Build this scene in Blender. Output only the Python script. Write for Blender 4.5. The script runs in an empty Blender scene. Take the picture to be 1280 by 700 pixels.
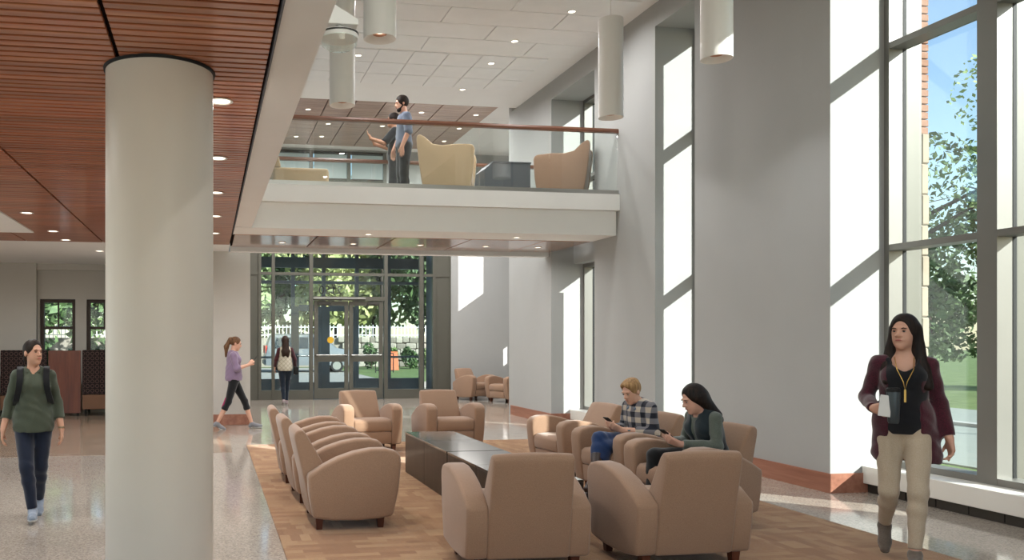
import bpy, bmesh, math, random
import numpy as np
from mathutils import Vector, Matrix, Euler
random.seed(7)
PI = math.pi
S = bpy.context.scene
C = S.collection
# ------------------------------------------------------------------ camera
YAW = math.atan(174 / 1050)
cam_d = bpy.data.cameras.new('camera'); cam = bpy.data.objects.new('camera', cam_d); C.objects.link(cam)
cam.location = (0, 0, 1.5); cam.rotation_euler = (PI / 2, 0, -YAW)
cam_d.sensor_width = 36; cam_d.lens = 36 * 1050 / 1280
cam_d.shift_x = (640 - 436) / 1280; cam_d.shift_y = (425 - 350) / 1280
cam_d.clip_start = 0.05; cam_d.clip_end = 500
S.camera = cam
# ------------------------------------------------------------------ world, sun, exposure
SUN_DIR = Vector((-1, 1.03, -0.70)).normalized()          # direction the light travels
w = bpy.data.worlds.new('sky'); S.world = w; w.use_nodes = True
wt = w.node_tree; wt.nodes.clear()
sky = wt.nodes.new('ShaderNodeTexSky'); sky.sky_type = 'NISHITA'; sky.sun_disc = False
sky.sun_elevation = math.asin(-SUN_DIR.z); sky.sun_rotation = math.atan2(-SUN_DIR.x, -SUN_DIR.y)
sky.air_density = 1.0; sky.dust_density = 0.6; sky.ozone_density = 1.5
bgn = wt.nodes.new('ShaderNodeBackground'); bgn.inputs[1].default_value = 0.24
wo = wt.nodes.new('ShaderNodeOutputWorld')
wt.links.new(sky.outputs[0], bgn.inputs[0]); wt.links.new(bgn.outputs[0], wo.inputs[0])
sun_d = bpy.data.lights.new('sun', 'SUN'); sun_d.energy = 10.5; sun_d.angle = math.radians(0.6); sun_d.color = (1, 0.97, 0.93)
sun = bpy.data.objects.new('sun', sun_d); C.objects.link(sun)
sun.rotation_euler = SUN_DIR.to_track_quat('-Z', 'Y').to_euler(); sun.location = (30, -30, 30)
vs = S.view_settings
vs.view_transform = 'Standard'; vs.look = 'None'; vs.gamma = 1; vs.exposure = 0.30; vs.use_curve_mapping = False
def fill_light(name, loc, rot, sx, sy, power):  # area light added to brighten the room
    l = bpy.data.lights.new(name, 'AREA'); l.shape = 'RECTANGLE'; l.size = sx; l.size_y = sy; l.energy = power; l.color = (0.95, 0.98, 1.0)
    o = bpy.data.objects.new(name, l); C.objects.link(o); o.location = loc; o.rotation_euler = rot; return o
fill_light('fill_light_back', (-0.5, -4.93, 3.0), (PI / 2, 0, 0), 12.6, 4.6, 150)  # added fill from behind the camera, in an unseen window
fill_light('fill_light_left', (-6.93, 6.0, 1.7), (0, -PI / 2, 0), 2.0, 14.0, 90)  # added fill from the left, for the column and wood ceiling
LAMP = 0.75                                                # one dial for all the ceiling lamps, the added hall ones included

# ------------------------------------------------------------------ materials
def lin(c):
    if isinstance(c, str):
        c = [int(c[i:i + 2], 16) / 255 for i in (0, 2, 4)]
    return tuple(((x / 12.92) if x <= 0.04045 else ((x + 0.055) / 1.055) ** 2.4) for x in c) + (1.0,)

class NT:
    def __init__(s, name):
        s.m = bpy.data.materials.new(name); s.m.use_nodes = True; s.t = s.m.node_tree
        s.b = s.t.nodes['Principled BSDF']; s.out = s.t.nodes['Material Output']
    def n(s, typ, **kw):
        o = s.t.nodes.new(typ)
        for k, v in kw.items(): setattr(o, k, v)
        return o
    def l(s, a, b): s.t.links.new(a, b)
    def coord(s, scale=(1, 1, 1), rot=(0, 0, 0), kind='Object'):
        tc = s.n('ShaderNodeTexCoord'); mp = s.n('ShaderNodeMapping')
        mp.inputs['Scale'].default_value = scale; mp.inputs['Rotation'].default_value = rot
        s.l(tc.outputs[kind], mp.inputs[0]); return mp.outputs[0]
    def noise(s, vec, scale, detail=2, rough=0.5):
        o = s.n('ShaderNodeTexNoise'); o.inputs['Scale'].default_value = scale
        o.inputs['Detail'].default_value = detail; o.inputs['Roughness'].default_value = rough
        s.l(vec, o.inputs['Vector']); return o.outputs['Fac']
    def ramp(s, fac, stops, const=False):
        r = s.n('ShaderNodeValToRGB')
        if const: r.color_ramp.interpolation = 'CONSTANT'
        els = r.color_ramp.elements
        while len(els) < len(stops): els.new(0.5)
        for e, (p, c) in zip(els, stops): e.position = p; e.color = c if len(c) == 4 else lin(c)
        s.l(fac, r.inputs[0]); return r.outputs[0]
    def mix(s, fac, a, b, mode='MIX'):
        o = s.n('ShaderNodeMix'); o.data_type = 'RGBA'; o.blend_type = mode
        if isinstance(fac, (int, float)): o.inputs[0].default_value = fac
        else: s.l(fac, o.inputs[0])
        for v, i in ((a, 6), (b, 7)):
            if isinstance(v, tuple): o.inputs[i].default_value = v
            else: s.l(v, o.inputs[i])
        return o.outputs[2]
    def bump(s, h, strength=0.2, dist=0.01):
        o = s.n('ShaderNodeBump'); o.inputs['Strength'].default_value = strength; o.inputs['Distance'].default_value = dist
        s.l(h, o.inputs['Height']); s.l(o.outputs[0], s.b.inputs['Normal'])
    def set(s, **kw):
        for k, v in kw.items():
            k = {'rough': 'Roughness', 'metal': 'Metallic', 'spec': 'Specular IOR Level', 'coat': 'Coat Weight', 'coatr': 'Coat Roughness', 'sheen': 'Sheen Weight'}[k]
            s.b.inputs[k].default_value = v
        return s

def paint(name, col, rough=0.6, spec=0.4, metal=0.0, var=0.03, nscale=3.0, bump=0.0, bscale=80, **kw):
    t = NT(name); c = lin(col); v = t.coord()
    f = t.noise(v, nscale, 3)
    a = tuple(max(0, x * (1 - var)) for x in c[:3]) + (1,); b = tuple(min(1, x * (1 + var)) for x in c[:3]) + (1,)
    t.l(t.ramp(f, [(0.3, a), (0.7, b)]), t.b.inputs['Base Color'])
    if bump: t.bump(t.noise(v, bscale, 2), bump, 0.004)
    t.set(rough=rough, spec=spec, metal=metal, **kw); return t.m

def wood(name, cols, rough=0.35, spec=0.5, axis=0, stretch=14, coat=0.0, objvar=0.35):
    t = NT(name); sc = [stretch] * 3; sc[axis] = 0.9
    v = t.coord(tuple(sc))
    oi = t.n('ShaderNodeObjectInfo'); ad = t.n('ShaderNodeVectorMath', operation='ADD')
    cb = t.n('ShaderNodeCombineXYZ'); ml = t.n('ShaderNodeMath', operation='MULTIPLY'); ml.inputs[1].default_value = 50
    t.l(oi.outputs['Random'], ml.inputs[0]); t.l(ml.outputs[0], cb.inputs[axis]); t.l(v, ad.inputs[0]); t.l(cb.outputs[0], ad.inputs[1])
    f = t.noise(ad.outputs[0], 1.0, 4, 0.6)
    col = t.ramp(f, [(0.25, lin(cols[0])), (0.5, lin(cols[1])), (0.75, lin(cols[2]))])
    hs = t.n('ShaderNodeHueSaturation'); mr = t.n('ShaderNodeMapRange')
    mr.inputs['To Min'].default_value = 1 - objvar; mr.inputs['To Max'].default_value = 1 + objvar
    t.l(oi.outputs['Random'], mr.inputs[0]); t.l(mr.outputs[0], hs.inputs['Value']); t.l(col, hs.inputs['Color'])
    t.l(hs.outputs[0], t.b.inputs['Base Color'])
    t.set(rough=rough, spec=spec, coat=coat, coatr=0.12); return t.m

def fabric(name, col, col2=None, scale=220, rough=0.9, bump=0.25, sheen=0.3, big=0.08):
    t = NT(name); c = lin(col); c2 = lin(col2) if col2 else tuple(x * 0.72 for x in c[:3]) + (1,)
    v = t.coord(); f = t.noise(v, scale, 2); g = t.noise(v, 4, 2)
    m = t.ramp(f, [(0.35, c2), (0.65, c)])
    sh = t.ramp(g, [(0.3, (1 - big,) * 3 + (1,)), (0.7, (1,) * 3 + (1,))])
    t.l(t.mix(1.0, m, sh, 'MULTIPLY'), t.b.inputs['Base Color'])
    t.bump(f, bump, 0.002); t.set(rough=rough, spec=0.2, sheen=sheen); return t.m

def glow(name, col, strength):
    t = NT(name); t.b.inputs['Base Color'].default_value = lin(col)
    t.b.inputs['Emission Color'].default_value = lin(col); t.b.inputs['Emission Strength'].default_value = strength; return t.m

def glass(name, tint=(0.93, 0.97, 0.96), refl=1.0, rough=0.0):
    t = NT(name); t.t.nodes.remove(t.b)
    tr = t.n('ShaderNodeBsdfTransparent'); tr.inputs[0].default_value = tint + (1,)
    gl = t.n('ShaderNodeBsdfGlossy'); gl.inputs['Roughness'].default_value = rough; gl.inputs[0].default_value = (1, 1, 1, 1)
    lw = t.n('ShaderNodeLayerWeight'); lw.inputs[0].default_value = 0.5
    pw = t.n('ShaderNodeMath', operation='POWER'); pw.inputs[1].default_value = 4.0; t.l(lw.outputs['Facing'], pw.inputs[0])
    mu = t.n('ShaderNodeMath', operation='MULTIPLY_ADD'); mu.inputs[1].default_value = 0.75 * refl; mu.inputs[2].default_value = 0.05 * refl; t.l(pw.outputs[0], mu.inputs[0])
    mx = t.n('ShaderNodeMixShader'); t.l(mu.outputs[0], mx.inputs[0]); t.l(tr.outputs[0], mx.inputs[1]); t.l(gl.outputs[0], mx.inputs[2])
    t.l(mx.outputs[0], t.out.inputs[0]); return t.m

def terrazzo(name, base, chips, rough=0.12):
    t = NT(name); v = t.coord()
    vo = t.n('ShaderNodeTexVoronoi'); vo.inputs['Scale'].default_value = 85; t.l(v, vo.inputs['Vector'])
    sp = t.n('ShaderNodeSeparateColor'); t.l(vo.outputs['Color'], sp.inputs[0])
    col = t.ramp(sp.outputs[0], [(0.0, lin(base))] + [(0.45 + 0.55 * i / len(chips), lin(cc)) for i, cc in enumerate(chips)], True)
    big = t.ramp(t.noise(v, 0.7, 2), [(0.3, (0.9, 0.9, 0.9, 1)), (0.7, (1, 1, 1, 1))])
    t.l(t.mix(1, t.mix(0.42, lin(base), col), big, 'MULTIPLY'), t.b.inputs['Base Color'])
    t.l(t.ramp(t.noise(v, 2.5, 3), [(0.3, (rough * 0.7,) * 3 + (1,)), (0.7, (rough * 1.5,) * 3 + (1,))]), t.b.inputs['Roughness'])
    t.bump(t.noise(v, 1.6, 1), 0.04, 0.02); t.set(spec=0.6); return t.m

def carpet(name):
    t = NT(name); v = t.coord()
    br = t.n('ShaderNodeTexBrick'); br.inputs['Scale'].default_value = 1.0; br.offset = 0.5
    br.inputs['Brick Width'].default_value = 0.26; br.inputs['Row Height'].default_value = 0.075
    br.inputs['Mortar Size'].default_value = 0.0; br.inputs['Color1'].default_value = (0, 0, 0, 1); br.inputs['Color2'].default_value = (1, 1, 1, 1)
    t.l(v, br.inputs['Vector'])
    br2 = t.n('ShaderNodeTexBrick'); br2.inputs['Scale'].default_value = 1.0
    br2.inputs['Brick Width'].default_value = 0.075; br2.inputs['Row Height'].default_value = 0.20
    br2.inputs['Mortar Size'].default_value = 0.0; br2.inputs['Color1'].default_value = (0, 0, 0, 1); br2.inputs['Color2'].default_value = (1, 1, 1, 1)
    t.l(v, br2.inputs['Vector'])
    pick = t.ramp(t.noise(v, 1.3, 1), [(0.46, (0, 0, 0, 1)), (0.54, (1, 1, 1, 1))])
    f = t.mix(pick, br.outputs['Color'], br2.outputs['Color'])
    col = t.ramp(f, [(0.0, lin('8C6341')), (0.5, lin('98704C')), (1.0, lin('A8845E'))])
    fine = t.noise(t.coord((1, 4, 1)), 160, 2)
    t.l(t.mix(0.8, col, t.mix(1, col, t.ramp(fine, [(0.3, (0.45,) * 3 + (1,)), (0.7, (1.3,) * 3 + (1,))]), 'MULTIPLY')), t.b.inputs['Base Color'])
    t.bump(fine, 0.5, 0.004); t.set(rough=0.95, spec=0.1, sheen=0.2); return t.m

def plaid(name):
    t = NT(name); tc = t.n('ShaderNodeTexCoord'); sp = t.n('ShaderNodeSeparateXYZ'); t.l(tc.outputs['Object'], sp.inputs[0])
    outs = []
    for sock, per, off in ((sp.outputs[0], 0.105, 0.03), (sp.outputs[2], 0.105, 0.0)):
        a = t.n('ShaderNodeMath', operation='ADD'); a.inputs[1].default_value = 10 + off; t.l(sock, a.inputs[0])
        m = t.n('ShaderNodeMath', operation='MODULO'); m.inputs[1].default_value = per; t.l(a.outputs[0], m.inputs[0])
        g = t.n('ShaderNodeMath', operation='GREATER_THAN'); g.inputs[1].default_value = per * 0.5; t.l(m.outputs[0], g.inputs[0]); outs.append(g.outputs[0])
    s2 = t.n('ShaderNodeMath', operation='ADD'); t.l(outs[0], s2.inputs[0]); t.l(outs[1], s2.inputs[1])
    h = t.n('ShaderNodeMath', operation='MULTIPLY'); h.inputs[1].default_value = 0.5; t.l(s2.outputs[0], h.inputs[0])
    t.l(t.ramp(h.outputs[0], [(0.0, lin('B9AC9C')), (0.4, lin('6E6C70')), (0.8, lin('24262F'))], True), t.b.inputs['Base Color'])
    t.set(rough=0.9, spec=0.15, sheen=0.2); return t.m

def leafmat(name, a, b):
    t = NT(name); v = t.coord(); f = t.noise(v, 1.6, 3)
    t.l(t.ramp(f, [(0.3, lin(a)), (0.7, lin(b))]), t.b.inputs['Base Color'])
    t.set(rough=0.6, spec=0.3); t.b.inputs['Transmission Weight'].default_value = 0.0; return t.m

M = {}
M['wall'] = paint('painted_wall', 'A8A8A6', 0.75, 0.25, var=0.012, bump=0.05, bscale=140)
M['wallwarm'] = paint('painted_wall_warm', 'BDB8B0', 0.75, 0.25, var=0.012, bump=0.05, bscale=140)
M['white'] = paint('white_gypsum', 'F2F1EE', 0.7, 0.3, var=0.01)
M['tile'] = paint('ceiling_tile', 'F3F3F1', 0.9, 0.1, var=0.02, bump=0.15, bscale=300)
M['column'] = paint('column_paint', 'D6CDC1', 0.45, 0.4, var=0.015, bump=0.06, bscale=200)
M['terr'] = terrazzo('terrazzo_light', 'A89D91', ['867A6F', 'C6BDB2', '70645A', 'B8AB9B'], 0.085)
M['terrb'] = terrazzo('terrazzo_brown', '9A8674', ['77614F', 'B5A28E', '665445', 'A58F79'])
M['carpet'] = carpet('woven_carpet')
M['slat'] = wood('slat_wood', ('8A4C32', 'AC6644', 'C08058'), 0.30, 0.5, 0, 18, 0.5, 0.20)
M['soffit'] = wood('soffit_wood_lightened', ('9A6650', 'B8846C', 'C99C84'), 0.22, 0.6, 0, 12, 1.0, 0.12)  # copy of the slat wood, tone lightened to stand in for bright reflections
M['slatdark'] = wood('slat_wood_grey', ('8C7260', 'A98C78', 'BEA28D'), 0.3, 0.5, 0, 16, 0.25, 0.15)
M['slatgap'] = paint('slat_backing', '1A1210', 0.9, 0.1)
M['base'] = wood('baseboard_wood', ('805240', '966450', 'A87660'), 0.4, 0.4, 1, 14, 0.1, 0.08)
M['rail'] = wood('rail_wood', ('603A2A', '774C38', '8A5E48'), 0.35, 0.5, 0, 14, 0.2, 0.05)
M['panelwood'] = wood('divider_wood', ('4A2416', '613020', '75402B'), 0.4, 0.4, 2, 9, 0.1, 0.05)
M['uph'] = fabric('tan_upholstery', '9C7D66', '8F715B', 260, 0.75, 0.12, 0.25, 0.06)
M['cream'] = fabric('cream_upholstery', 'D2B694', 'C6AA88', 260, 0.75, 0.12, 0.25, 0.06)
M['leg'] = wood('leg_wood', ('3A1C12', '4C2618', '5C3020'), 0.4, 0.4, 2, 12)
def table_mat():
    t = NT('dark_metal_laminate'); v = t.coord((60, 60, 1.5)); f = t.noise(v, 1, 3)
    t.l(t.ramp(f, [(0.3, lin('1E1A17')), (0.7, lin('352F2A'))]), t.b.inputs['Base Color'])
    t.set(rough=0.28, spec=0.7, metal=0.25, coat=1.0); t.b.inputs['Coat Roughness'].default_value = 0.1; t.b.inputs['Coat IOR'].default_value = 1.6; return t.m
M['table'] = table_mat()
M['tableside'] = wood('dark_table_side', ('1C1815', '2A2420', '3A332D'), 0.42, 0.4, 2, 22, 0.15, 0.1)
M['frame'] = paint('grey_green_aluminium', '5C5A51', 0.45, 0.5, 0.2, 0.02)
M['framew'] = paint('warm_grey_aluminium', '7C7A75', 0.4, 0.5, 0.3, 0.02)
M['frameout'] = paint('blue_grey_aluminium', '566470', 0.45, 0.5, 0.2, 0.02)
M['sill'] = paint('white_sill', 'E8E4DC', 0.35, 0.5, var=0.01)
M['black'] = paint('black_rubber', '141414', 0.6, 0.3)
M['vent'] = paint('dark_vent_metal', '4A4844', 0.45, 0.5, 0.5)
M['glass'] = glass('window_glass'); M['railglass'] = glass('rail_glass', (0.95, 0.975, 0.965), 1.0)
M['vglass'] = glass('vestibule_glass', (0.90, 0.96, 0.96), 0.4)
M['doorglass'] = glass('entrance_glass', (0.95, 0.98, 0.97), 0.4)
M['steel'] = paint('brushed_steel', 'B9B8B4', 0.3, 0.5, 0.9)
M['lampwhite'] = paint('lamp_white_enamel', 'E9E6E0', 0.4, 0.5, var=0.008)
M['lens'] = glow('lamp_lens', 'FFF1DC', 3.0)
M['winframe'] = paint('dark_brown_window_frame', '38281F', 0.5, 0.4)
M['pattern'] = None

# ------------------------------------------------------------------ geometry helpers
class MB:
    def __init__(s): s.v = []; s.f = []
    def add(s, vs, fs):
        o = len(s.v); s.v += [tuple(p) for p in vs]; s.f += [tuple(i + o for i in f) for f in fs]; return s
    def box(s, x0, x1, y0, y1, z0, z1):
        return s.add([(x0, y0, z0), (x1, y0, z0), (x1, y1, z0), (x0, y1, z0), (x0, y0, z1), (x1, y0, z1), (x1, y1, z1), (x0, y1, z1)],
                     [(3, 2, 1, 0), (4, 5, 6, 7), (0, 1, 5, 4), (1, 2, 6, 5), (2, 3, 7, 6), (3, 0, 4, 7)])
    def prism(s, prof, a0, a1, axis=0):
        """profile of 2D points extruded along axis; profile coords are the two other axes in order"""
        def P(a, q):
            l = [q[0], q[1]]; l.insert(axis, a); return tuple(l)
        n = len(prof)
        vs = [P(a0, q) for q in prof] + [P(a1, q) for q in prof]
        fs = [tuple(range(n))[::-1], tuple(range(n, 2 * n))] + [(i, (i + 1) % n, n + (i + 1) % n, n + i) for i in range(n)]
        return s.add(vs, fs)
    def lathe(s, prof, c=(0, 0, 0), n=32, cap=True):
        vs = []
        for r, z in prof:
            for i in range(n):
                a = 2 * PI * i / n; vs.append((c[0] + r * math.cos(a), c[1] + r * math.sin(a), c[2] + z))
        fs = []
        for k in range(len(prof) - 1):
            for i in range(n):
                j = (i + 1) % n; fs.append((k * n + i, k * n + j, (k + 1) * n + j, (k + 1) * n + i))
        if cap: fs += [tuple(range(n))[::-1], tuple((len(prof) - 1) * n + i for i in range(n))]
        return s.add(vs, fs)
    def tube(s, pts, r, n=8):
        pts = [Vector(p) for p in pts]; rs = r if isinstance(r, (list, tuple)) else [r] * len(pts)
        vs = []
        for k, p in enumerate(pts):
            t = (pts[min(k + 1, len(pts) - 1)] - pts[max(k - 1, 0)]).normalized()
            u = t.cross(Vector((0, 0, 1)))
            if u.length < 1e-3: u = t.cross(Vector((1, 0, 0)))
            u.normalize(); w_ = t.cross(u)
            for i in range(n):
                a = 2 * PI * i / n; vs.append(p + (u * math.cos(a) + w_ * math.sin(a)) * rs[k])
        fs = [(k * n + i, k * n + (i + 1) % n, (k + 1) * n + (i + 1) % n, (k + 1) * n + i) for k in range(len(pts) - 1) for i in range(n)]
        fs += [tuple(range(n))[::-1], tuple((len(pts) - 1) * n + i for i in range(n))]
        return s.add(vs, fs)
    def sphere(s, c, r, nu=16, nv=10):
        r = r if isinstance(r, (list, tuple)) else (r, r, r)
        vs = [(c[0], c[1], c[2] - r[2])]
        for j in range(1, nv):
            b = -PI / 2 + PI * j / nv
            for i in range(nu):
                a = 2 * PI * i / nu; vs.append((c[0] + r[0] * math.cos(b) * math.cos(a), c[1] + r[1] * math.cos(b) * math.sin(a), c[2] + r[2] * math.sin(b)))
        vs.append((c[0], c[1], c[2] + r[2])); e = len(vs) - 1
        fs = [(0, 1 + (i + 1) % nu, 1 + i) for i in range(nu)]
        for j in range(nv - 2):
            for i in range(nu):
                k = (i + 1) % nu; fs.append((1 + j * nu + i, 1 + j * nu + k, 1 + (j + 1) * nu + k, 1 + (j + 1) * nu + i))
        fs += [(1 + (nv - 2) * nu + i, 1 + (nv - 2) * nu + (i + 1) % nu, e) for i in range(nu)]
        return s.add(vs, fs)
    def mesh(s, name, mat=None, smooth=False, bevel=0.0, seg=2, ang=30):
        me = bpy.data.meshes.new(name)
        bm = bmesh.new()
        vv = [bm.verts.new(p) for p in s.v]
        for f in s.f:
            try: bm.faces.new([vv[i] for i in f])
            except ValueError: pass
        bmesh.ops.recalc_face_normals(bm, faces=bm.faces)
        if bevel:
            es = [e for e in bm.edges if len(e.link_faces) == 2 and e.calc_face_angle(0) > math.radians(ang)]
            bmesh.ops.bevel(bm, geom=es, offset=bevel, segments=seg, profile=0.5, affect='EDGES', clamp_overlap=True)
        if smooth:
            for f in bm.faces: f.smooth = True
        bm.to_mesh(me); bm.free()
        if smooth: me.set_sharp_from_angle(angle=math.radians(42))
        if mat: me.materials.append(mat)
        return me
    def build(s, name, mat, parent=None, **kw):
        return obj(name, s.mesh(name, mat, **kw), parent)

def obj(name, me, parent=None, loc=None, rot=None, scale=None):
    o = bpy.data.objects.new(name, me); C.objects.link(o)
    if parent: o.parent = parent
    if loc: o.location = loc
    if rot: o.rotation_euler = rot
    if scale: o.scale = scale
    return o
def tag(o, label, cat, group=None):
    o['label'] = label; o['category'] = cat
    if group: o['group'] = group
    return o
def struct(o, label=None):
    o['kind'] = 'structure'
    if label: o['label'] = label
    return o
def empty(name, loc=(0, 0, 0), rz=0):
    o = bpy.data.objects.new(name, None); C.objects.link(o); o.location = loc; o.rotation_euler = (0, 0, rz); o.empty_display_size = 0.1; return o
def thing(name, label, cat, loc=(0, 0, 0), rz=0, group=None): return tag(empty(name, loc, rz), label, cat, group)
def box(x0, x1, y0, y1, z0, z1): return MB().box(x0, x1, y0, y1, z0, z1)
def clone(root, loc, rz=None, label=None, group=None):
    r = root.copy(); C.objects.link(r); r.location = loc
    if rz is not None: r.rotation_euler = (0, 0, rz)
    if label: r['label'] = label
    if group: r['group'] = group
    for ch in list(root.children):
        c = ch.copy(); C.objects.link(c); c.parent = r
        for g in list(ch.children):
            d = g.copy(); C.objects.link(d); d.parent = c
    return r

# ================================================================== THE SETTING
# floor
fl = struct(box(-7, 8.6, -5, 26, -0.3, 0).build('floor', M['terr']), 'light speckled polished terrazzo floor')
struct(box(-7, 0.30, 11.3, 18.2, -0.001, 0.003).build('floor_brown', M['terrb']), 'brown terrazzo floor field by the booths')
rug = tag(box(0.52, 5.03, 1.0, 12.0, 0.0, 0.012).build('carpet', M['carpet']), 'large tan woven patchwork carpet under the armchair circle', 'carpet')

# right wall: piers between tall windows
PX, PW = 6.0, 6.82
def pier(y0, y1, name='wall_right', z1=6.1, base=True, x0=PX):
    o = struct(box(x0, PW, y0, y1, 0, z1).build(name, M['wall']))
    if base:
        t = 0.018
        prof = [(x0 - t, y0 - t), (x0 - t, y1 + t), (x0, y1 + t), (x0, y0), (PW - 0.35, y0), (PW - 0.35, y0 - t)]
        n = len(prof); mb = MB()
        mb.add([(x, y, 0) for x, y in prof] + [(x, y, 0.19) for x, y in prof],
               [(0, 1, 2, 3), (0, 3, 4, 5), (n + 3, n + 2, n + 1, n), (n + 5, n + 4, n + 3, n)] + [(i, (i + 1) % n, n + (i + 1) % n, n + i) for i in range(n)])
        struct(mb.build('baseboard_right', M['base']))
    return o
pier(-5, 5.12); pier(7.35, 9.68); pier(10.63, 12.46); pier(14.16, 16.15)
# sunk ends of window bays: above heads and below sills
ZH = 5.78
for y0, y1 in ((5.12, 7.35), (9.68, 10.63), (12.46, 14.16)):
    struct(box(PX + 0.001, PW, y0, y1, ZH, 6.1).build('wall_right_header', M['wall']))
struct(box(6.42, PW, 12.46, 14.16, 2.86, 3.75).build('wall_right_spandrel', M['wall']), 'wall band between lower and upper window')
# alcove beyond the last pier
struct(box(PW - 0.82, 8.35, 16.15, 16.3, 0, 6.4).build('wall_alcove', M['wall']))
mb = MB()
for y0, y1, z0, z1 in ((16.3, 18.95, 0, 6.4), (18.95, 19.95, 0, 3.43), (18.95, 19.95, 5.9, 6.4), (19.95, 20.2, 0, 6.4), (20.2, 20.62, 0, 1.15), (20.2, 20.62, 1.8, 6.4), (20.62, 21, 0, 6.4)):
    mb.box(8.05, 8.35, y0, y1, z0, z1)
struct(mb.build('wall_alcove_side', M['wall']))
# far wall (right of the entrance glazing) and over it
struct(box(6.16, 8.35, 21.0, 21.25, 0, 6.4).build('wall_far', M['wall']), 'white far wall beside the entrance glazing')
struct(box(5.0, 6.16, 21.0, 21.25, 4.1, 6.4).build('wall_far_upper', M['wall']))
struct(box(0.55, 5.0, 21.0, 21.25, 6.28, 6.4).build('wall_far_header', M['wall']))
# wall block left of the lobby, behind the column
struct(box(-1.3, 0.71, 14.95, 15.2, 0, 3.06).build('wall_lobby_front', M['wallwarm']))
struct(box(0.5, 0.709, 15.2, 21.25, 0, 6.4).build('wall_lobby_side', M['wallwarm']))
struct(box(-1.3, 0.725, 14.932, 14.95, 0.003, 0.19).build('baseboard_lobby', M['base']))
struct(box(0.709, 0.725, 14.95, 21.0, 0, 0.19).build('baseboard_lobby_side', M['base']))
# left seating room
WL = [(-3.43, -2.73), (-2.51, -1.81), (-1.6, -0.95)]
mb = MB().box(-7, -3.47, 17.85, 18.3, 0, 3.06)
xs = [-3.47] + [q for a_ in WL for q in a_] + [0.5]
for i in range(0, len(xs), 2): mb.box(xs[i], xs[i + 1], 18.0, 18.3, 0, 3.06)
for a_, b_ in WL: mb.box(a_, b_, 18.0, 18.3, 0, 0.85); mb.box(a_, b_, 18.0, 18.3, 2.34, 3.06)
mb.box(-3.47, 0.5, 17.9, 18.0, 2.93, 3.06)
struct(mb.build('wall_left_far', M['wallwarm']))
struct(box(-1.3, -1.15, 15.2, 18.0, 0, 3.06).build('wall_lobby_return', M['wallwarm']))
struct(MB().box(-7.2, -7, -5, 18.3, 0, 0.7).box(-7.2, -7, -5, 18.3, 2.7, 6.4).box(-7.2, -7, -5, -1, 0.7, 2.7).box(-7.2, -7, 13, 18.3, 0.7, 2.7).build('wall_left', M['wallwarm']))
struct(MB().box(-7.2, 8.6, -5.2, -5, 0, 0.7).box(-7.2, 8.6, -5.2, -5, 5.3, 6.4).box(-7.2, -6.8, -5.2, -5, 0.7, 5.3).box(5.8, 8.6, -5.2, -5, 0.7, 5.3).build('wall_back', M['wall']))
for nm, e_loc, L_, H_, rz_ in (('window_11', (-6.8, -5.1, 0.7), 12.6, 4.6, 0), ('window_12', (-7.1, -1, 0.7), 14.0, 2.0, PI / 2)):  # unseen windows added to hold the two fill lights
    e = struct(empty(nm, e_loc, rz_), 'added wide window around a fill light, out of view')
    for k in range(9): box(k * L_ / 8 - 0.04, k * L_ / 8 + 0.04, -0.05, 0.05, 0, H_).build('mullion', M['framew'], e)
    for z_ in (0.03, H_ / 2, H_ - 0.03): box(0, L_, -0.045, 0.045, z_ - 0.03, z_ + 0.03).build('transom', M['framew'], e)
    box(0, L_, -0.005, 0.005, 0, H_).build('pane', M['glass'], e)

# windows of the left room (double hung)
for i, (a_, b_) in enumerate(WL):
    e = struct(empty('window_%d' % (i + 5), ((a_ + b_) / 2, 18.06, 0.85)), 'dark brown double-hung window in the seating room')
    hw = (b_ - a_) / 2; mb = MB(); H = 1.49
    mb.box(-hw, -hw + 0.07, 0, 0.12, 0, H); mb.box(hw - 0.07, hw, 0, 0.12, 0, H); mb.box(-hw + 0.07, hw - 0.07, 0, 0.12, H - 0.07, H); mb.box(-hw + 0.07, hw - 0.07, 0, 0.12, 0, 0.06)
    mb.build('window_frame', M['winframe'], e)
    box(-hw + 0.07, hw - 0.07, 0.02, 0.08, 0.87, 0.93).build('meeting_rail', M['winframe'], e)
    box(-0.015, 0.015, 0.03, 0.07, 0.93, H - 0.07).build('muntin', M['winframe'], e)
    for z0, z1 in ((0.06, 0.87), (0.93, H - 0.07)):
        box(-hw + 0.07, hw - 0.07, 0.048, 0.054, z0, z1).build('pane', M['vglass'], e)

# ---- ceilings
struct(MB().box(-7, 6.82, -5, 15.9, 6.1, 6.4).box(6.82, 8.35, 16.15, 16.3, 6.1, 6.4).build('ceiling_upper', M['white']), 'white upper ceiling')
cu = bpy.data.objects['ceiling_upper']
struct(MB().box(-7, 6.82, 15.9, 21.25, 6.32, 6.5).box(6.82, 8.35, 16.15, 21.25, 6.32, 6.5).build('ceiling_far', M['white']))
tm = {}
def tile_piece(x0, x1, y0, y1, z=6.1, th=0.02):
    k = (round(x1 - x0, 3), round(y1 - y0, 3))
    if k not in tm:
        a_, b_ = k[0] / 2 - 0.009, k[1] / 2 - 0.009
        tm[k] = box(-a_, a_, -b_, b_, -th, 0).mesh('tile', M['tile'], bevel=0.003, seg=1)
    return obj('ceiling_tile', tm[k], cu, ((x0 + x1) / 2, (y0 + y1) / 2, z))
XT = [0.9, 1.48, 2.06, 2.64, 3.21, 3.78, 4.34, 4.92, 5.47]
for r in range(3):
    for a_, b_ in zip(XT, XT[1:]): tile_piece(a_, b_, 13.0 + r * 0.58, 13.58 + r * 0.58)
for r in range(9):
    y1 = 12.9 - r * 0.58; off = 0.85 * (r % 2)
    edges = [0.75] + [q for q in [3.28 - 1.7 - off + 1.7 * i for i in range(5)] if 1.0 < q < 5.6] + [5.8]
    for a_, b_ in zip(edges, edges[1:]): tile_piece(a_, b_, y1 - 0.58, y1)

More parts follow.
